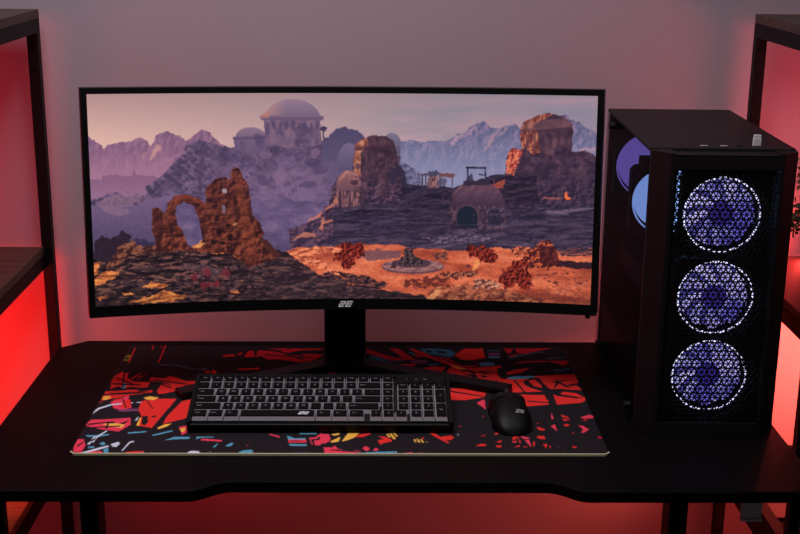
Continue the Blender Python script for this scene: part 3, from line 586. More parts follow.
def painted_grid(name, P, img, m, parent):
    """a fine grid of points P (rows, cols, 3) carrying the painted colours"""
    h, w = P.shape[:2]; off = parent_loc(parent)
    me = bpy.data.meshes.new(name)
    co = (P - np.array(off)).reshape(-1, 3).astype(np.float32)
    idx = np.arange(h*w).reshape(h, w)
    q = np.stack([idx[:-1, :-1], idx[:-1, 1:], idx[1:, 1:], idx[1:, :-1]], -1).reshape(-1, 4)
    me.vertices.add(h*w); me.vertices.foreach_set('co', co.ravel())
    me.loops.add(q.size); me.loops.foreach_set('vertex_index', q.ravel().astype(np.int32))
    me.polygons.add(len(q)); me.polygons.foreach_set('loop_start', np.arange(0, q.size, 4, dtype=np.int32)); me.polygons.foreach_set('loop_total', np.full(len(q), 4, np.int32))
    me.update(calc_edges=True)
    at = me.color_attributes.new('paint', 'FLOAT_COLOR', 'POINT')
    c = np.ones((h*w, 4), np.float32); c[:, :3] = srgb_lin(img.reshape(-1, 3)); at.data.foreach_set('color', c.ravel())
    me.materials.append(m); me.polygons.foreach_set('use_smooth', [True]*len(q))
    o = bpy.data.objects.new(name, me); C.objects.link(o); o.parent = parent
    return o

pad = thing('desk_mat', 'large black desk mat printed with red, pink and blue splinters under the keyboard and mouse', 'desk mat', (PX0+PW/2, PY0+PD/2, DT))
def rrect(x0, x1, y0, y1, r, n=6):
    return arc(x0+r, y0+r, r, 180, 270, n) + arc(x1-r, y0+r, r, 270, 360, n) + arc(x1-r, y1-r, r, 0, 90, n) + arc(x0+r, y1-r, r, 90, 180, n)
ring = MB(); o_ = rrect(PX0, PX0+PW, PY0, PY0+PD, .012); i_ = rrect(PX0+.0022, PX0+PW-.0022, PY0+.0022, PY0+PD-.0022, .010); n_ = len(o_)
ring.add([(x, y, DT+.0003) for x, y in o_] + [(x, y, DT+PT) for x, y in o_] + [(x, y, DT+PT+.0004) for x, y in i_] + [(x, y, DT+.0003) for x, y in i_],
         [(k*n_+i, k*n_+(i+1) % n_, ((k+1) % 4)*n_+(i+1) % n_, ((k+1) % 4)*n_+i) for k in range(4) for i in range(n_)])
ring.m = [0 if ring.v[f[0]][1] < PY0+.011 and ring.v[f[1]][1] < PY0+.011 else 1 for f in ring.f]  # front stitching pale, other sides black: light on the edge put into colour
ring.build('stitched_edge', [M['pad_edge'], M['black_plastic']], pad)
gx = np.arange(.0018, PW-.0018, .00125); gy = np.arange(.0018, PD-.0018, .0019)
GX, GY = np.meshgrid(gx, gy)
acc = np.zeros(GX.shape + (3,), np.float32)
for dx, dy in ((-.3, -.45), (.3, .45), (.3, -.45), (-.3, .45)):
    pim = np.zeros(GX.shape + (3,), np.float32) + np.array(PALETTE['k'])/255
    U, Vv = GX*1000+dx, GY*1000+dy
    for k, pts in PAD_ART:
        q = np.array(pts, float).reshape(-1, 2); x0, y0 = q.min(0)-2; x1, y1 = q.max(0)+2
        a = np.searchsorted(gx*1000, [x0, x1]); b = np.searchsorted(gy*1000, [y0, y1]); s = (slice(b[0], b[1]+1), slice(a[0], a[1]+1))
        mk = in_poly(U[s], Vv[s], q.tolist()); pim[s][mk] = np.array(PALETTE[k])/255
    acc += pim/4
PZ = np.full(GX.shape, DT+PT)
painted_grid('printed_surface', np.stack([GX+PX0, GY+PY0, PZ], -1), acc, M['pad'], pad)
MB().box(PX0+.002, PX0+PW-.002, PY0+.002, PY0+PD-.002, DT+.0004, DT+PT-.0006).build('rubber_base', M['black_plastic'], pad)
PADZ = DT+PT

# ---------------------------------------------------------------- monitor
mon = thing('curved_monitor', 'wide curved black monitor showing desert ruins and domes at sunset', 'monitor', (-.055, 2.08, PADZ))
MC = (-.0515, 1.9404, 1.0575); TILT, YAW, MR = .0796, .0262, 1.5; MW, MH = .8206, .3626
def mon_pt(s, z, d=0):
    """s along the curved width, z up, d behind the glass"""
    x = (MR+d)*math.sin(s/MR); y = -(MR-MR*math.cos(s/MR)) + d*math.cos(s/MR)
    y, z = y*math.cos(TILT)+z*math.sin(TILT), -y*math.sin(TILT)+z*math.cos(TILT)
    x, y = x*math.cos(YAW)-y*math.sin(YAW), x*math.sin(YAW)+y*math.cos(YAW)
    return (MC[0]+x, MC[1]+y, MC[2]+z)
def curved_slab(mb, s0, s1, z0, z1, d0, d1, n=40, mi=0):
    vs = []
    for k in range(n+1):
        s = s0+(s1-s0)*k/n
        vs += [mon_pt(s, z0, d0), mon_pt(s, z1, d0), mon_pt(s, z1, d1), mon_pt(s, z0, d1)]
    fs = [(k*4+j, k*4+(j+1) % 4, k*4+4+(j+1) % 4, k*4+4+j) for k in range(n) for j in range(4)] + [(0, 1, 2, 3), (n*4, n*4+1, n*4+2, n*4+3)]
    return mb.add(vs, fs, mi)
W2, H2 = MW/2, MH/2; BL, BT, BB = .0098, .0095, .0178
hs = MB(); curved_slab(hs, -W2, W2, -H2, H2, .0035, .030); hs.build('housing', M['bezel'], mon)
bz = MB()
curved_slab(bz, -W2, W2, H2-BT, H2, 0, .004); curved_slab(bz, -W2, W2, -H2, -H2+BB, 0, .004)
curved_slab(bz, -W2, -W2+BL, -H2+BB, H2-BT, 0, .004, 2); curved_slab(bz, W2-BL, W2, -H2+BB, H2-BT, 0, .004, 2)
bezel = bz.build('bezel', M['bezel'], mon)
lg = MB(); add_emblem(lg, lambda x, y: mon_pt(x+.0005, y-H2+BB*.52, -.0005), .0098); lg.build('emblem', M['white_print'], bezel)
MB().cyl(mon_pt(W2-.014, -H2-.001, .012), mon_pt(W2-.014, -H2-.007, .012), .004).build('joystick_button', M['bezel'], mon)
bk = MB()
for k in range(2): curved_slab(bk, -.20+.04*k, .20-.04*k, -.11+.02*k, .12-.02*k, .030+.012*k, .042+.012*k, 12)
bk.build('rear_cover', M['bezel'], mon)
SW, SH = 700, 290
us = np.linspace(0, 1, SW); vs_ = np.linspace(0, 1, SH)
sa = -W2+BL + us*(MW-2*BL); za = H2-BT - vs_*(MH-BT-BB)
SP = np.array([[mon_pt(s, z, .0012) for s in sa] for z in za])
# picture drawn on a flat 530 x 228 canvas, then laid over the curved panel with its rows following the curve
cx = np.linspace(80, 610, 1000); cy = np.linspace(85, 313, 430)
PICT = paint_desert(*np.meshgrid(cx, cy))
Uu, Vg = np.meshgrid(us, vs_); bow = 1-(2*Uu-1)**2
yt = 93.6+1.2*Uu-1.8*bow; yb = 307-3*Uu-8*bow
py_ = yt+(yb-yt)*Vg; px_ = 87.5+6*Vg + Uu*(510.5-14*Vg)
fi = (px_-80)/530*999; fj = (py_-85)/228*429
i0 = np.clip(fi.astype(int), 0, 998); j0 = np.clip(fj.astype(int), 0, 428); fi = (fi-i0)[..., None]; fj = (fj-j0)[..., None]
pic = (PICT[j0, i0]*(1-fi)+PICT[j0, i0+1]*fi)*(1-fj) + (PICT[j0+1, i0]*(1-fi)+PICT[j0+1, i0+1]*fi)*fj
painted_grid('screen', SP, pic, M['screen'], mon)
# stand: column, foot block and two splayed legs
MB().box(-.093, -.019, 2.088, 2.118, PADZ+.004, 1.10).build('stand_column', M['gloss_black'], mon, bev=.004)
MB().box(-.078, -.034, 1.98, 2.095, 1.03, 1.10).build('mounting_arm', M['bezel'], mon, bev=.004)
MB().prism(rrect(-.094, -.018, 2.010, 2.135, .01), PADZ, PADZ+.016).build('stand_base', M['gloss_black'], mon, bev=.002)
for tip, b in (((-.326, 1.895), (-.080, 2.032)), ((.224, 1.916), (-.030, 2.034))):
    d = (Vector(b)-Vector(tip)).normalized(); n = Vector((-d.y, d.x))
    w0, w1, z0 = .016, .018, .008; t, bb = Vector(tip), Vector(b)
    a = [t-n*w0, t+n*w0, bb+n*w1, bb-n*w1]
    MB().add([(a[0].x, a[0].y, PADZ), (a[1].x, a[1].y, PADZ), (a[2].x, a[2].y, PADZ), (a[3].x, a[3].y, PADZ),
              (a[0].x, a[0].y, PADZ+.012), (a[1].x, a[1].y, PADZ+.012), (a[2].x, a[2].y, PADZ+.014), (a[3].x, a[3].y, PADZ+.014)],
             [(0,3,2,1),(4,5,6,7),(0,1,5,4),(1,2,6,5),(2,3,7,6),(3,0,4,7)]).build('stand_leg', M['gloss_black'], mon, bev=.003)

# ---------------------------------------------------------------- keyboard
U_ = .0195
KX, KY = -.2833, 1.752                     # left end and front end of the key field, at the base
KT = math.radians(12)
kb = thing('keyboard', 'black mechanical keyboard with grey-sided black keycaps on the desk mat', 'keyboard', (KX+.193, 1.82, PADZ))
def kpt(x, y, z):
    """keyboard frame: x right, y away, z up from the deck, tilted up at the back"""
    return (KX+x, KY+y*math.cos(KT)-z*math.sin(KT), PADZ+.0165+y*math.sin(KT)+z*math.cos(KT))
KW = 20.25*U_
def kprism(mb, pts, z0, z1, mi=0): return mb.prism(pts, z0, z1, mi, kpt)
cs = MB(); kprism(cs, rrect(-.0075, KW+.0075, -.007, 6*U_+.0115, .005), -.015, .0); cs.build('case', M['black_plastic'], kb, bev=.0015)
pl = MB(); kprism(pl, [(-.001, -.0005), (KW+.001, -.0005), (KW+.001, 6*U_+.004), (-.001, 6*U_+.004)], 0, .0012); pl.build('switch_plate', M['case_dark'], kb)
# the raised rim round the keys
rm = MB()
for a in ((-.0075, -.001, -.007, 6*U_+.0115), (KW+.001, KW+.0075, -.007, 6*U_+.0115), (-.001, KW+.001, 6*U_+.004, 6*U_+.0115)):
    kprism(rm, [(a[0], a[2]), (a[1], a[2]), (a[1], a[3]), (a[0], a[3])], 0, .006)
rm.build('rim', M['black_plastic'], kb, bev=.0008)
KH = .0105
def keycap(x, y, w, h, txt, row, emblem=False):
    """grey sides, black inset top, small legend"""
    g = .0005; x0, x1, y0, y1 = x*U_+g, (x+w)*U_-g, y*U_+g, (y+h)*U_-g
    i, f, bk_ = .0027, .0044, .0012
    mb = MB(); zb, zt = .0022, KH
    mb.add([kpt(*p) for p in ((x0,y0,zb),(x1,y0,zb),(x1,y1,zb),(x0,y1,zb),(x0+i*.6,y0+f*.45,zt-.0018),(x1-i*.6,y0+f*.45,zt-.0018),(x1-i*.6,y1-bk_*.5,zt-.0018),(x0+i*.6,y1-bk_*.5,zt-.0018))],
           [(0,1,5,4),(1,2,6,5),(2,3,7,6),(3,0,4,7)], 0)
    mb.add([kpt(*p) for p in ((x0+i*.6,y0+f*.45,zt-.0018),(x1-i*.6,y0+f*.45,zt-.0018),(x1-i*.6,y1-bk_*.5,zt-.0018),(x0+i*.6,y1-bk_*.5,zt-.0018),
                              (x0+i,y0+f*.6,zt),(x1-i,y0+f*.6,zt),(x1-i,y1-bk_,zt),(x0+i,y1-bk_,zt))],
           [(0,1,5,4),(1,2,6,5),(2,3,7,6),(3,0,4,7),(4,5,6,7)], 1)
    cxk, cyk = (x0+x1)/2, (y0+y1)/2+.001
    if emblem: add_emblem(mb, lambda a, b: kpt(x1-.0175+a, cyk-.001+b, zt+.0002), .0072, 2)
    elif txt:
        vs, fs = glyphs(txt, .0062 if len(txt) == 1 else .0042)
        if len(txt) > 1: cxk = x0+.0085 if w > 1.1 else cxk
        mb.add([kpt(cxk+v.x, cyk+v.y, zt+.0002) for v in vs], fs, 3)
    o = mb.build('keycap', [M['key_skirt'], M['key_top'], M['white_print'], M['grey_print']], kb)
    return o
rows = []
def row(y, x, seq, h=1):
    for w, t in seq:
        if t is not None: keycap(x, y, w, h, t, y)
        x += w
row(5, 0, [(1, t) for t in ['Esc', 'F1', 'F2', 'F3', 'F4', 'F5', 'F6', 'F7', 'F8', 'F9', 'F10', 'F11', 'F12', 'Prt', 'Ins', 'Del']])
row(4, 0, [(1, c) for c in '`1234567890-='] + [(2, 'Back'), (1, 'Hm')])
row(3, 0, [(1.5, 'Tab')] + [(1, c) for c in 'QWERTYUIOP[]'] + [(1.5, '\\'), (1, 'Up')])
row(2, 0, [(1.75, 'Caps')] + [(1, c) for c in "ASDFGHJKL;'"] + [(2.25, 'Enter'), (1, 'Dn')])
row(1, 0, [(2.25, 'Shift')] + [(1, c) for c in 'ZXCVBNM,./'] + [(2.6, 'Shift'), (.15, None), (1, '^')])
row(0, 0, [(1.25, 'Ctrl'), (1.25, 'Win'), (1.25, 'Alt')]); keycap(3.75, 0, 6.0, 1, '', 0, True)
row(0, 9.75, [(1.3, 'Alt'), (1.3, 'Fn'), (1.3, 'Ctrl'), (.4, None), (1, '<'), (1, 'v'), (1, '>')])
row(4, 16.25, [(1, 'Num'), (1, '/'), (1, '*'), (1, '-')])
row(3, 16.25, [(1, c) for c in '789']); keycap(19.25, 2, 1, 2, '+', 2)
row(2, 16.25, [(1, c) for c in '456'])
row(1, 16.25, [(1, c) for c in '123']); keycap(19.25, 0, 1, 2, 'Ent', 0)
row(0, 17.25, [(1, '0'), (1, '.')])
ip = MB(); kprism(ip, [(16.2*U_, 5.05*U_), (KW, 5.05*U_), (KW, 6*U_), (16.2*U_, 6*U_)], .001, .009)
for k in range(3):
    vs, fs = glyphs('1AW'[k], .005); ip.add([kpt((17.1+k*.75)*U_+v.x, 5.5*U_+v.y, .0093) for v in vs], fs, 1)
ip.build('indicator_panel', [M['black_plastic'], M['grey_print']], kb)
for x in (.03, KW-.03):
    MB().obox((KX+x, KY+6*U_-.006, PADZ+.0125), ((1, 0, 0), (0, 1, 0), (0, 0, 1)), (.012, .004, .0125)).build('flip_foot', M['black_plastic'], kb)

# ---------------------------------------------------------------- mouse
mo = thing('computer_mouse', 'black gaming mouse with a pale emblem near its palm end', 'mouse', (.2115, 1.800, PADZ))
ML, MWd, MHt = .126, .066, .039
A_ = math.radians(2)
def mpt(u, v, off=0):
    """u 0 front (away) .. 1 palm end (near); v -1..1 across; shell surface"""
    t = u*2-1
    wid = MWd/2*(1-abs(t)**3.2)**.42*(1-.13*math.exp(-((u-.48)/.2)**2))
    hh = (MHt*(math.sin(PI*min(1, (u*.88+.12)))**.62))*(1-.10*(1-u))
    a = v*PI/2
    x = wid*math.copysign(abs(math.sin(a))**.8, a); z = hh*(abs(math.cos(a))**.55)
    y = ML*(.5-u)
    nx, nz = math.sin(a), math.cos(a)
    x += nx*off; z += nz*off
    return (.2115+x*math.cos(A_)-y*math.sin(A_), 1.800+x*math.sin(A_)+y*math.cos(A_), PADZ+.001+z)
sh = MB(); NU, NV = 40, 32
gr = [[mpt(.004+.992*i/NU, -1+2*j/NV) for j in range(NV+1)] for i in range(NU+1)]
sh.add([p for r in gr for p in r], [(i*(NV+1)+j, i*(NV+1)+j+1, (i+1)*(NV+1)+j+1, (i+1)*(NV+1)+j) for i in range(NU) for j in range(NV)])
sh.add([gr[0][j] for j in range(NV+1)], [tuple(range(NV+1))]); sh.add([gr[NU][j] for j in range(NV+1)], [tuple(range(NV+1))])
shell = sh.build('shell', M['black_plastic'], mo, smooth=True)
for sgn in (-1, 1):
    bt = MB(); g2 = [[mpt(.03+.40*i/12, sgn*(.10+.56*j/8), .0011) for j in range(9)] for i in range(13)]
    bt.add([p for r in g2 for p in r], [(i*9+j, i*9+j+1, (i+1)*9+j+1, (i+1)*9+j) for i in range(12) for j in range(8)])
    bt.build('button', M['case_dark'], mo, smooth=True)
wc = mpt(.17, 0, -.004)
MB().cyl((wc[0]-.0035, wc[1], wc[2]), (wc[0]+.0035, wc[1], wc[2]), .011, n=28).build('scroll_wheel', M['case_top'], mo, bev=.001)
sb = MB(); sb.obox(mpt(.52, -.93, .0005), ((1, 0, 0), (0, 1, 0), (0, 0, 1)), (.0012, .011, .003)); sb.build('side_button', M['case_dark'], mo, bev=.0008)
me_ = MB()
for p in emblem_polys():
    qs = []
    for x, y in p: qs.append(mpt(.755-(y-.5)*.0066/ML, ((x-1.25)*.0066)/MWd*1.25+.20, .0006))
    me_.add(qs, [(0, 1, 2, 3)])
me_.build('emblem', M['grey_print'], mo)

# ---------------------------------------------------------------- computer tower
pc = thing('computer_tower', 'black computer tower with three lit fans behind its mesh front', 'computer', (.51, 1.79, DT)); pc.rotation_euler = (0, 0, -.023)
X0, X1, YF, YB, Z0, Z1 = .402, .6185, 1.776, 2.165, DT+.005, 1.176
for x in (X0+.03, X1-.03):
    for y in (1.81, 2.13): MB().cyl((x, y, DT), (x, y, Z0), .014, n=20).build('rubber_foot', M['case_dark'], pc)
top = MB().box(X0, X1, YF, YB, Z1-.006, Z1).build('top_panel', M['case_top'], pc, bev=.002)
MB().box(X0, X1, YF, YB, Z0, Z0+.006).build('bottom_panel', M['case_dark'], pc)
MB().box(X1-.004, X1, YF, YB, Z0+.006, Z1-.006).build('right_side_panel', M['case_dark'], pc, bev=.001)
MB().box(X0+.004, X1-.004, YB-.003, YB, Z0+.006, Z1-.006).build('rear_panel', M['inner'], pc)
MB().box(X1-.020, X1-.017, YF+.01, YB-.003, Z0+.006, Z1-.006).build('motherboard_tray', M['inner'], pc)
MB().box(X0+.008, X1-.02, YF+.012, YB-.003, Z0+.006, .822).build('power_supply_shroud', M['case_dark'], pc)
gl = MB().box(X0-.0005, X0+.003, YF+.003, YB-.003, Z0+.006, Z1-.007).build('glass_side_panel', M['glass'], pc); gl['label'] = 'tinted glass side panel facing the monitor'
for y, z in ((2.088, 1.158), (2.088, .76), (1.80, .76)): MB().cyl((X0-.010, y, z), (X0, y, z), .0062, n=20).build('thumb_screw', M['case_dark'], gl)
# front frame: chamfered prism around a recessed mesh
fx0, fx1, yf = .4275, .5925, 1.741
ff = MB()
mx0, mx1, mz0, mz1 = .4335, .5865, .755, 1.151
def fprism(pts, z0, z1): ff.prism(pts, z0, z1)
fprism([(fx0, yf), (mx0, yf), (mx0, YF), (X0+.001, YF), (X0+.001, YF-.012)], Z0-.004, Z1-.002)
fprism([(mx1, yf), (fx1, yf), (X1-.001, YF-.012), (X1-.001, YF), (mx1, YF)], Z0-.004, Z1-.002)
ff.box(mx0, mx1, yf, YF, Z0-.004, mz0); ff.box(mx0, mx1, yf, YF, mz1, Z1-.004)
frame = ff.build('front_frame', M['case_dark'], pc)
fp = MB()
for a in ((fx0+.001, mx0, mz0, mz1), (mx1, fx1-.001, mz0, mz1), (fx0+.001, fx1-.001, Z0-.004, mz0), (fx0+.001, fx1-.001, mz1, Z1-.008)):
    fp.box(a[0], a[1], yf-.0015, yf, a[2], a[3])
fp.build('front_trim_plate', M['case_top'], pc)
# triangle mesh: rows of small rimmed triangular openings
MB().box(X0+.004, .4475, YF+.008, YF+.010, Z0+.01, Z1-.008).box(.5785, X1-.004, YF+.008, YF+.010, Z0+.01, Z1-.008).build('glow_blocker', M['case_dark'], pc)  # added plates that stop the cooler glow leaking out beside the fans
tm = MB(); S_ = .0079; Hh = S_*math.sqrt(3)/2
ym = yf+.002
nr = int((mz1-mz0)/Hh)+1; nc = int((mx1-mx0)/(S_/2))+2
def clip(x, z): return (min(max(x, mx0), mx1), min(max(z, mz0), mz1))
for r in range(nr):
    z0 = mz0+r*Hh
    for c in range(-1, nc):
        xa = mx0+c*S_/2; up = (r+c) % 2 == 0
        tri = [(xa, z0), (xa+S_, z0), (xa+S_/2, z0+Hh)] if up else [(xa, z0+Hh), (xa+S_/2, z0), (xa+S_, z0+Hh)]
        gx_ = sum(p[0] for p in tri)/3; gz_ = sum(p[1] for p in tri)/3
        if not (mx0-.001 < gx_ < mx1+.001 and z0+Hh < mz1+.002): continue
        vk = ((c, r), (c+2, r), (c+1, r+1)) if up else ((c, r+1), (c+1, r), (c+2, r+1))
        hexa = any(j % 2 == 0 and ((i-j)//2) % 2 == 0 for i, j in vk)
        k = 1-(.00085 if hexa else .00150)/(S_*.2887)
        inn = [(gx_+(p[0]-gx_)*k, gz_+(p[1]-gz_)*k) for p in tri]
        o3 = [clip(*p) for p in tri]; i3 = [clip(*p) for p in inn]
        tm.add([(x, ym, z) for x, z in o3] + [(x, ym, z) for x, z in i3] + [(x, ym+.0012, z) for x, z in i3],
               [(0, 1, 4, 3), (1, 2, 5, 4), (2, 0, 3, 5), (3, 4, 7, 6), (4, 5, 8, 7), (5, 3, 6, 8)])
tm.build('front_mesh', M['case_dark'], pc)
# fans
def fan(parent, cx, cy, cz, R=.058, ring_m='led_ring', rotor='rotor', back='rotor_back', hub='hub', name='front_fan', face=-1, shell_=True):
    fr = MB(); q = R+.003; n = 48
    outer = []
    for i in range(96):
        a = 2*PI*i/96; ca, sa_ = math.cos(a), math.sin(a); rr = min(q/max(abs(ca), abs(sa_)), q*1.32); outer.append((cx+rr*ca, cz+rr*sa_))
    inner = [(cx+(R+.0005)*math.cos(math.atan2(z-cz, x-cx)), cz+(R+.0005)*math.sin(math.atan2(z-cz, x-cx))) for x, z in outer]
    k = len(outer); y0, y1 = cy, cy+.022
    fr.add([(x, y0, z) for x, z in outer]+[(x, y0, z) for x, z in inner]+[(x, y1, z) for x, z in inner]+[(x, y1, z) for x, z in outer],
           [(a*k+i, a*k+(i+1) % k, ((a+1) % 4)*k+(i+1) % k, ((a+1) % 4)*k+i) for a in range(4) for i in range(k)])
    f = fr.build(name, M['case_dark'], parent)
    MB().ringy((cx, cy+.002, cz), R-.0018, .0014).build('light_ring', M[ring_m], f)
    bl = MB()
    for b in range(9):
        vs = []
        for i in range(7):
            rr = .018+(R-.007-.018)*i/6
            for j in range(4):
                a = b*2*PI/9 + i*.07 + j*.17
                vs.append((cx+rr*math.cos(a), cy+.006+j*.003, cz+rr*math.sin(a)))
        bl.add(vs, [(i*4+j, i*4+j+1, (i+1)*4+j+1, (i+1)*4+j) for i in range(6) for j in range(3)])
    bl.build('blades', M[rotor], f, smooth=True)
    MB().cyl((cx, cy+.020, cz), (cx, cy+.021, cz), R-.006, n=48).build('backlight', M[back], f)
    MB().cyl((cx, cy+.004, cz), (cx, cy+.018, cz), .019, n=32).build('hub', M[hub], f, bev=.001)
    return f
for z in (1.0785, .9500, .8245): fan(pc, .5125, 1.7605, z)
rf = fan(pc, .474, 2.128, 1.080, R=.058, ring_m='purple_disc', rotor='purple_disc', back='purple_disc', hub='purple_disc', name='rear_fan')
cl = MB().box(.442, .555, 2.010, 2.060, .985, 1.112).build('cooler_fins', M['inner'], pc)
cf = fan(pc, .4765, 1.985, 1.048, R=.056, ring_m='blue_disc', rotor='blue_disc', back='blue_disc', hub='blue_disc', name='cooler_fan')
MB().box(.432, .590, 1.91, 2.14, .905, .945).build('graphics_card', M['case_dark'], pc, bev=.003)
MB().box(.59, .597, 1.90, 2.14, .85, 1.14).build('motherboard', M['inner'], pc)
for k in range(4): MB().box(.555, .59, 1.905+k*.009, 1.909+k*.009, .99, 1.12).build('memory_stick', M['case_dark'], pc)
# ports on the top edge
for x in (.4865, .516):
    p = MB().box(x-.0055, x+.0055, 1.795, 1.7975, Z1, Z1+.0006); p.build('port', M['silver'], pc)
for x in (.452, .466): MB().cyl((x, 1.797, Z1), (x, 1.797, Z1+.0006), .0025, n=16).build('audio_jack', M['case_dark'], pc)
MB().cyl((.540, 1.800, Z1), (.540, 1.800, Z1+.0012), .005, n=24).build('power_button', M['case_dark'], pc)
ur = thing('usb_receiver', 'small silver receiver plugged into the top of the computer near its right front corner', 'usb receiver', (.5655, 1.797, Z1))
MB().box(.5595, .5715, 1.7945, 1.7995, Z1, Z1+.012).build('body', M['silver'], ur, bev=.0008)
MB().box(.5600, .5710, 1.7950, 1.7990, Z1+.012, Z1+.017).build('cap', M['grey_box'], ur, bev=.0008)

# ---------------------------------------------------------------- shelf units
def shelf_unit(x_in, x_out, lab, woods, zs, inset, rims):
    s = 1 if x_out > x_in else -1
    xa, xb = min(x_in, x_out), max(x_in, x_out)
    u = thing('shelf_unit', lab, 'shelf unit', ((xa+xb)/2, 2.005, 0), 'metal and wood shelf units beside the desk')
    P_ = .0195; y0, y1 = 1.797, 2.212
    for x in (xa, xb-P_):
        for y in (y0, y1-P_):
            p = MB().box(x, x+P_, y, y+P_, 0, zs[-1]-.016).build('post', M['black_metal'], u, bev=.001)
            for zb in (zs[-1]-.062, zs[-1]-.105):
                MB().cyl((x+P_/2, y-.0012, zb), (x+P_/2, y+.0005, zb), .0042, n=14).build('bolt', M['bolt'], p)
    for k, (z, w) in enumerate(zip(zs, woods)):
        b = MB(); zf = z-.016; top_ = k == len(zs)-1; e = 0 if top_ else inset
        hi, lo = (rims[1], rims[0]) if k == 1 else (zf, zf-.024)      # the low shelf has a deeper frame
        b.box(xa+P_, xb-P_, y0, y0+.02, lo, hi); b.box(xa+P_, xb-P_, y1-.02, y1, lo, hi)
        b.box(xa+e, xa+e+.02, y0+P_, y1-P_, lo, hi); b.box(xb-e-.02, xb-e, y0+P_, y1-P_, lo, hi)
        b.build('shelf_frame', M['black_metal'], u)
        if top_: MB().box(xa, xb, y0, y1, zf, z).build('shelf_board', M[w], u, bev=.001)
        elif hi > z-.001: MB().box(xa+e+.0205, xb-e-.0205, y0+P_+.001, y1-P_-.001, zf, z).build('shelf_board', M[w], u, bev=.001)
        else: MB().box(xa+e+.001, xb-e-.001, y0+P_+.001, y1-P_-.001, zf, z).build('shelf_board', M[w], u, bev=.001)
    return u
ZS = (.115, .500, .910, 1.338)
shelf_unit(-.597, -1.30, 'black metal shelf unit with bare wooden boards at the left end of the desk', ('wood', 'wood_lit', 'wood', 'wood'), ZS, .014, (.450, .484))
shelf_unit(.673, 1.35, 'black metal shelf unit beyond the computer, holding a green plant on its board', ('wood', 'wood_shaded', 'wood_shaded', 'wood'), (.115, .457, .899, 1.340), 0, (.448, .508))

# ---------------------------------------------------------------- plant and magazines on the right shelf
pt = thing('potted_plant', 'bushy small-leaved green plant on the middle shelf behind the computer', 'plant', (.840, 2.03, .899))
pm = MB()
prof = [(.0, 0), (.038, 0), (.044, .01), (.050, .055), (.053, .06), (.049, .06), (.045, .045), (0, .045)]
n = 28
vs = [(.840+r*math.cos(2*PI*i/n), 2.03+r*math.sin(2*PI*i/n), .8995+z) for r, z in prof[1:-1] for i in range(n)]
pm.add(vs, [(a*n+i, a*n+(i+1) % n, (a+1)*n+(i+1) % n, (a+1)*n+i) for a in range(len(prof)-3) for i in range(n)] + [tuple(range(n))])
pm.build('pot', M['pot'], pt, smooth=True)
MB().cyl((.840, 2.03, .94), (.840, 2.03, .946), .045, n=28).build('soil', M['soil'], pt)
stems = MB(); leaves = MB(); rnd = random.Random(11)
for b in range(120):
    a = rnd.random()*2*PI; el = rnd.uniform(-.1, 1.2); L = rnd.uniform(.09, .175)
    p = Vector((.840+.008*math.cos(a), 2.03+.008*math.sin(a), .944)); mid = Vector((.840, 2.03, 1.0))
    end = mid+Vector((math.cos(a)*math.cos(el), math.sin(a)*math.cos(el), math.sin(el)*.75))*L
    if end.y > 2.18: end.y = 2.18
    stems.cyl(p, mid+(end-mid)*.15, .0018, .0014, 6); stems.cyl(mid+(end-mid)*.15, end, .0014, .0006, 6)
    for l in range(60):
        t = rnd.uniform(.25, 1.05); c = mid+(end-mid)*t+Vector((rnd.gauss(0, .010), rnd.gauss(0, .010), rnd.gauss(0, .010)))
        d = Vector((rnd.gauss(0, 1), rnd.gauss(0, 1), rnd.gauss(0, .8)+.3)).normalized(); s_ = d.orthogonal().normalized(); nn = d.cross(s_)
        ln = rnd.uniform(.009, .017); w = ln*.32
        leaves.add([c-d*ln*.5, c-s_*w+nn*.0008, c+d*ln*.5, c+s_*w+nn*.0008, c+nn*-.0006], [(0, 1, 4), (1, 2, 4), (2, 3, 4), (3, 0, 4)])
stems.build('stems', M['stem'], pt); leaves.build('leaves', M['leaf'], pt)

zc = .4590
covers = [((190, 120, 110), 'thin magazine with a dusty pink cover, bottom of the stack on the low right shelf'),
          ((120, 60, 70), 'thin magazine with a dark rose cover, second from the bottom of the low shelf stack'),
          ((220, 150, 110), 'thin magazine with a peach cover in the middle of the low shelf stack'),
          ((150, 90, 130), 'thin magazine with a mauve cover, second from the top of the low shelf stack'),
          ((44, 22, 20), 'thin magazine with a dark brown cover, top of the stack on the low right shelf')]
for k, (c, lb) in enumerate(covers):
    h = .0052; mk = thing('magazine', lb, 'magazine', (.801, 2.060, zc), 'magazines stacked on the low right shelf')
    cm = mat('magazine_cover', rgb(*c), .35); an = (.02, -.012, .03, .0, .02)[k]
    ax = ((math.cos(an), math.sin(an), 0), (-math.sin(an), math.cos(an), 0), (0, 0, 1))
    MB().obox((.801, 2.060, zc+h/2), ax, (.092, .104, h/2-.0009)).build('pages', M['white_print'], mk)
    cv = MB(); cv.obox((.801, 2.060, zc+.0005), ax, (.094, .106, .0005)); cv.obox((.801, 2.060, zc+h-.0006), ax, (.094, .106, .0004))
    cv.obox(Vector((.801, 2.060, zc+h/2))-Vector(ax[1])*.1055, ax, (.094, .0006, h/2-.0002)); cv.build('cover', cm, mk)
    zc += h

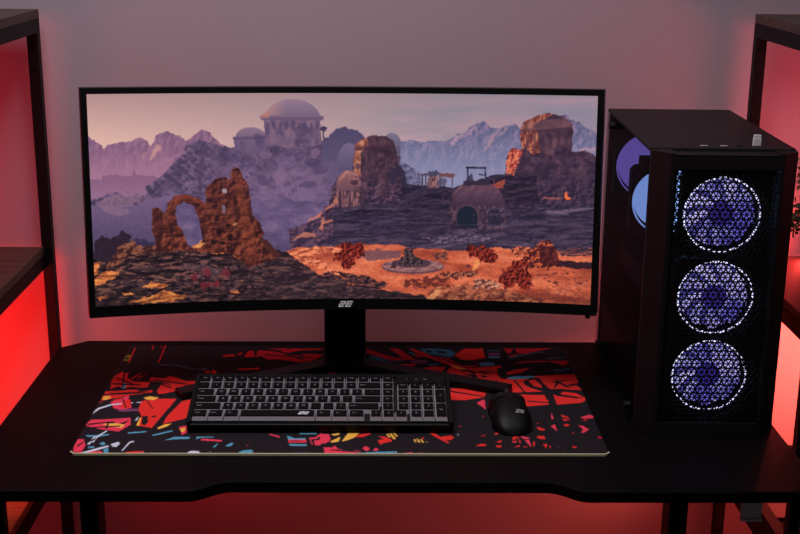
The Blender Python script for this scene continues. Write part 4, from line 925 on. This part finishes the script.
# ---------------------------------------------------------------- light
def area(name, loc, rot, size, energy, col, sy=None):
    l = bpy.data.lights.new(name, 'AREA'); l.energy = energy; l.color = col; l.size = size
    if sy: l.shape = 'RECTANGLE'; l.size_y = sy
    o = bpy.data.objects.new(name, l); o.location = loc; o.rotation_euler = rot; C.objects.link(o); return o
def point(name, loc, r, energy, col):
    l = bpy.data.lights.new(name, 'POINT'); l.energy = energy; l.color = col; l.shadow_soft_size = r
    o = bpy.data.objects.new(name, l); o.location = loc; C.objects.link(o); return o
area('ceiling_softbox', (-.25, 1.30, 2.45), (math.radians(4), 0, 0), .9, 26, (1, .95, .98))
area('wall_wash', (0, .9, 2.5), (math.radians(62), 0, 0), 1.2, 1.9, (1, .60, .86))
area('red_wash_left', (-1.5, 1.84, .98), (math.radians(90), 0, math.radians(-58)), .35, 6, (1, .05, .09))  # added wash that spreads red over the left wall, no fixture there
area('red_wash_right', (1.55, 1.84, 1.12), (math.radians(90), 0, math.radians(56)), .35, .7, (1, .12, .18))  # added wash that tints the right wall, no fixture there
def wall_lamp(name, x, z, yaw_, w_, h_, energy, col):
    """a lamp that faces the back wall, turned yaw_ degrees towards the middle"""
    return area(name, (x, 1.98, z), (math.radians(90), 0, math.radians(yaw_)), w_, energy, col, h_)
wall_lamp('red_lamp_left', -1.0, .72, -14, .55, .30, 8.5, (1, .006, .010))
wall_lamp('red_fill_left_upper', -.95, 1.05, -20, .25, .20, 1.2, (1, .05, .07))  # extra light added to carry the red above the middle shelf
area('red_fill_behind_computer', (.78, 2.15, .86), (math.radians(90), 0, math.radians(72)), .05, 3.0, (1, .05, .04), .30)  # added light to redden the wall strip between monitor and computer
wall_lamp('red_lamp_right', .92, .78, 30, .22, .26, 13, (1, .115, .08))
wall_lamp('red_fill_right_upper', 1.0, 1.08, 25, .25, .25, 3.2, (1, .13, .16))  # extra light added to carry the red up the right wall
area('red_lamp_under_desk_left', (-.70, 2.02, .40), (math.radians(90), 0, math.radians(-35)), .25, .2, (1, .02, .03))
area('red_lamp_under_desk_right', (.72, 2.02, .40), (math.radians(90), 0, math.radians(35)), .25, .5, (1, .07, .05))
point('amber_fill_left', (-.85, 1.95, .60), .03, .5, (1, .42, .05))  # added fill that turns the low board orange, not a real lamp

w = bpy.data.worlds.new('room_dim'); bpy.context.scene.world = w; w.use_nodes = True
w.node_tree.nodes['Background'].inputs[0].default_value = (.55, .45, .55, 1); w.node_tree.nodes['Background'].inputs[1].default_value = .05

# ---------------------------------------------------------------- camera
f_, pitch, yaw, roll = 1226.1, .27588, .0200, .00988
F = Vector((math.sin(yaw)*math.cos(pitch), math.cos(yaw)*math.cos(pitch), -math.sin(pitch)))
R0 = Vector((math.cos(yaw), -math.sin(yaw), 0)); U0 = R0.cross(F)
Rv = math.cos(roll)*R0+math.sin(roll)*U0; Uv = -math.sin(roll)*R0+math.cos(roll)*U0
cam = bpy.data.cameras.new('camera'); co = bpy.data.objects.new('camera', cam); C.objects.link(co)
mw = Matrix((Rv, Uv, -F)).transposed().to_4x4(); mw.translation = Vector((0, 0, 1.495)); co.matrix_world = mw
cam.sensor_width = 36; cam.lens = f_/800*36; cam.clip_start = .02
bpy.context.scene.camera = co
bpy.context.scene.view_settings.view_transform = 'Standard'
bpy.context.scene.view_settings.look = 'None'
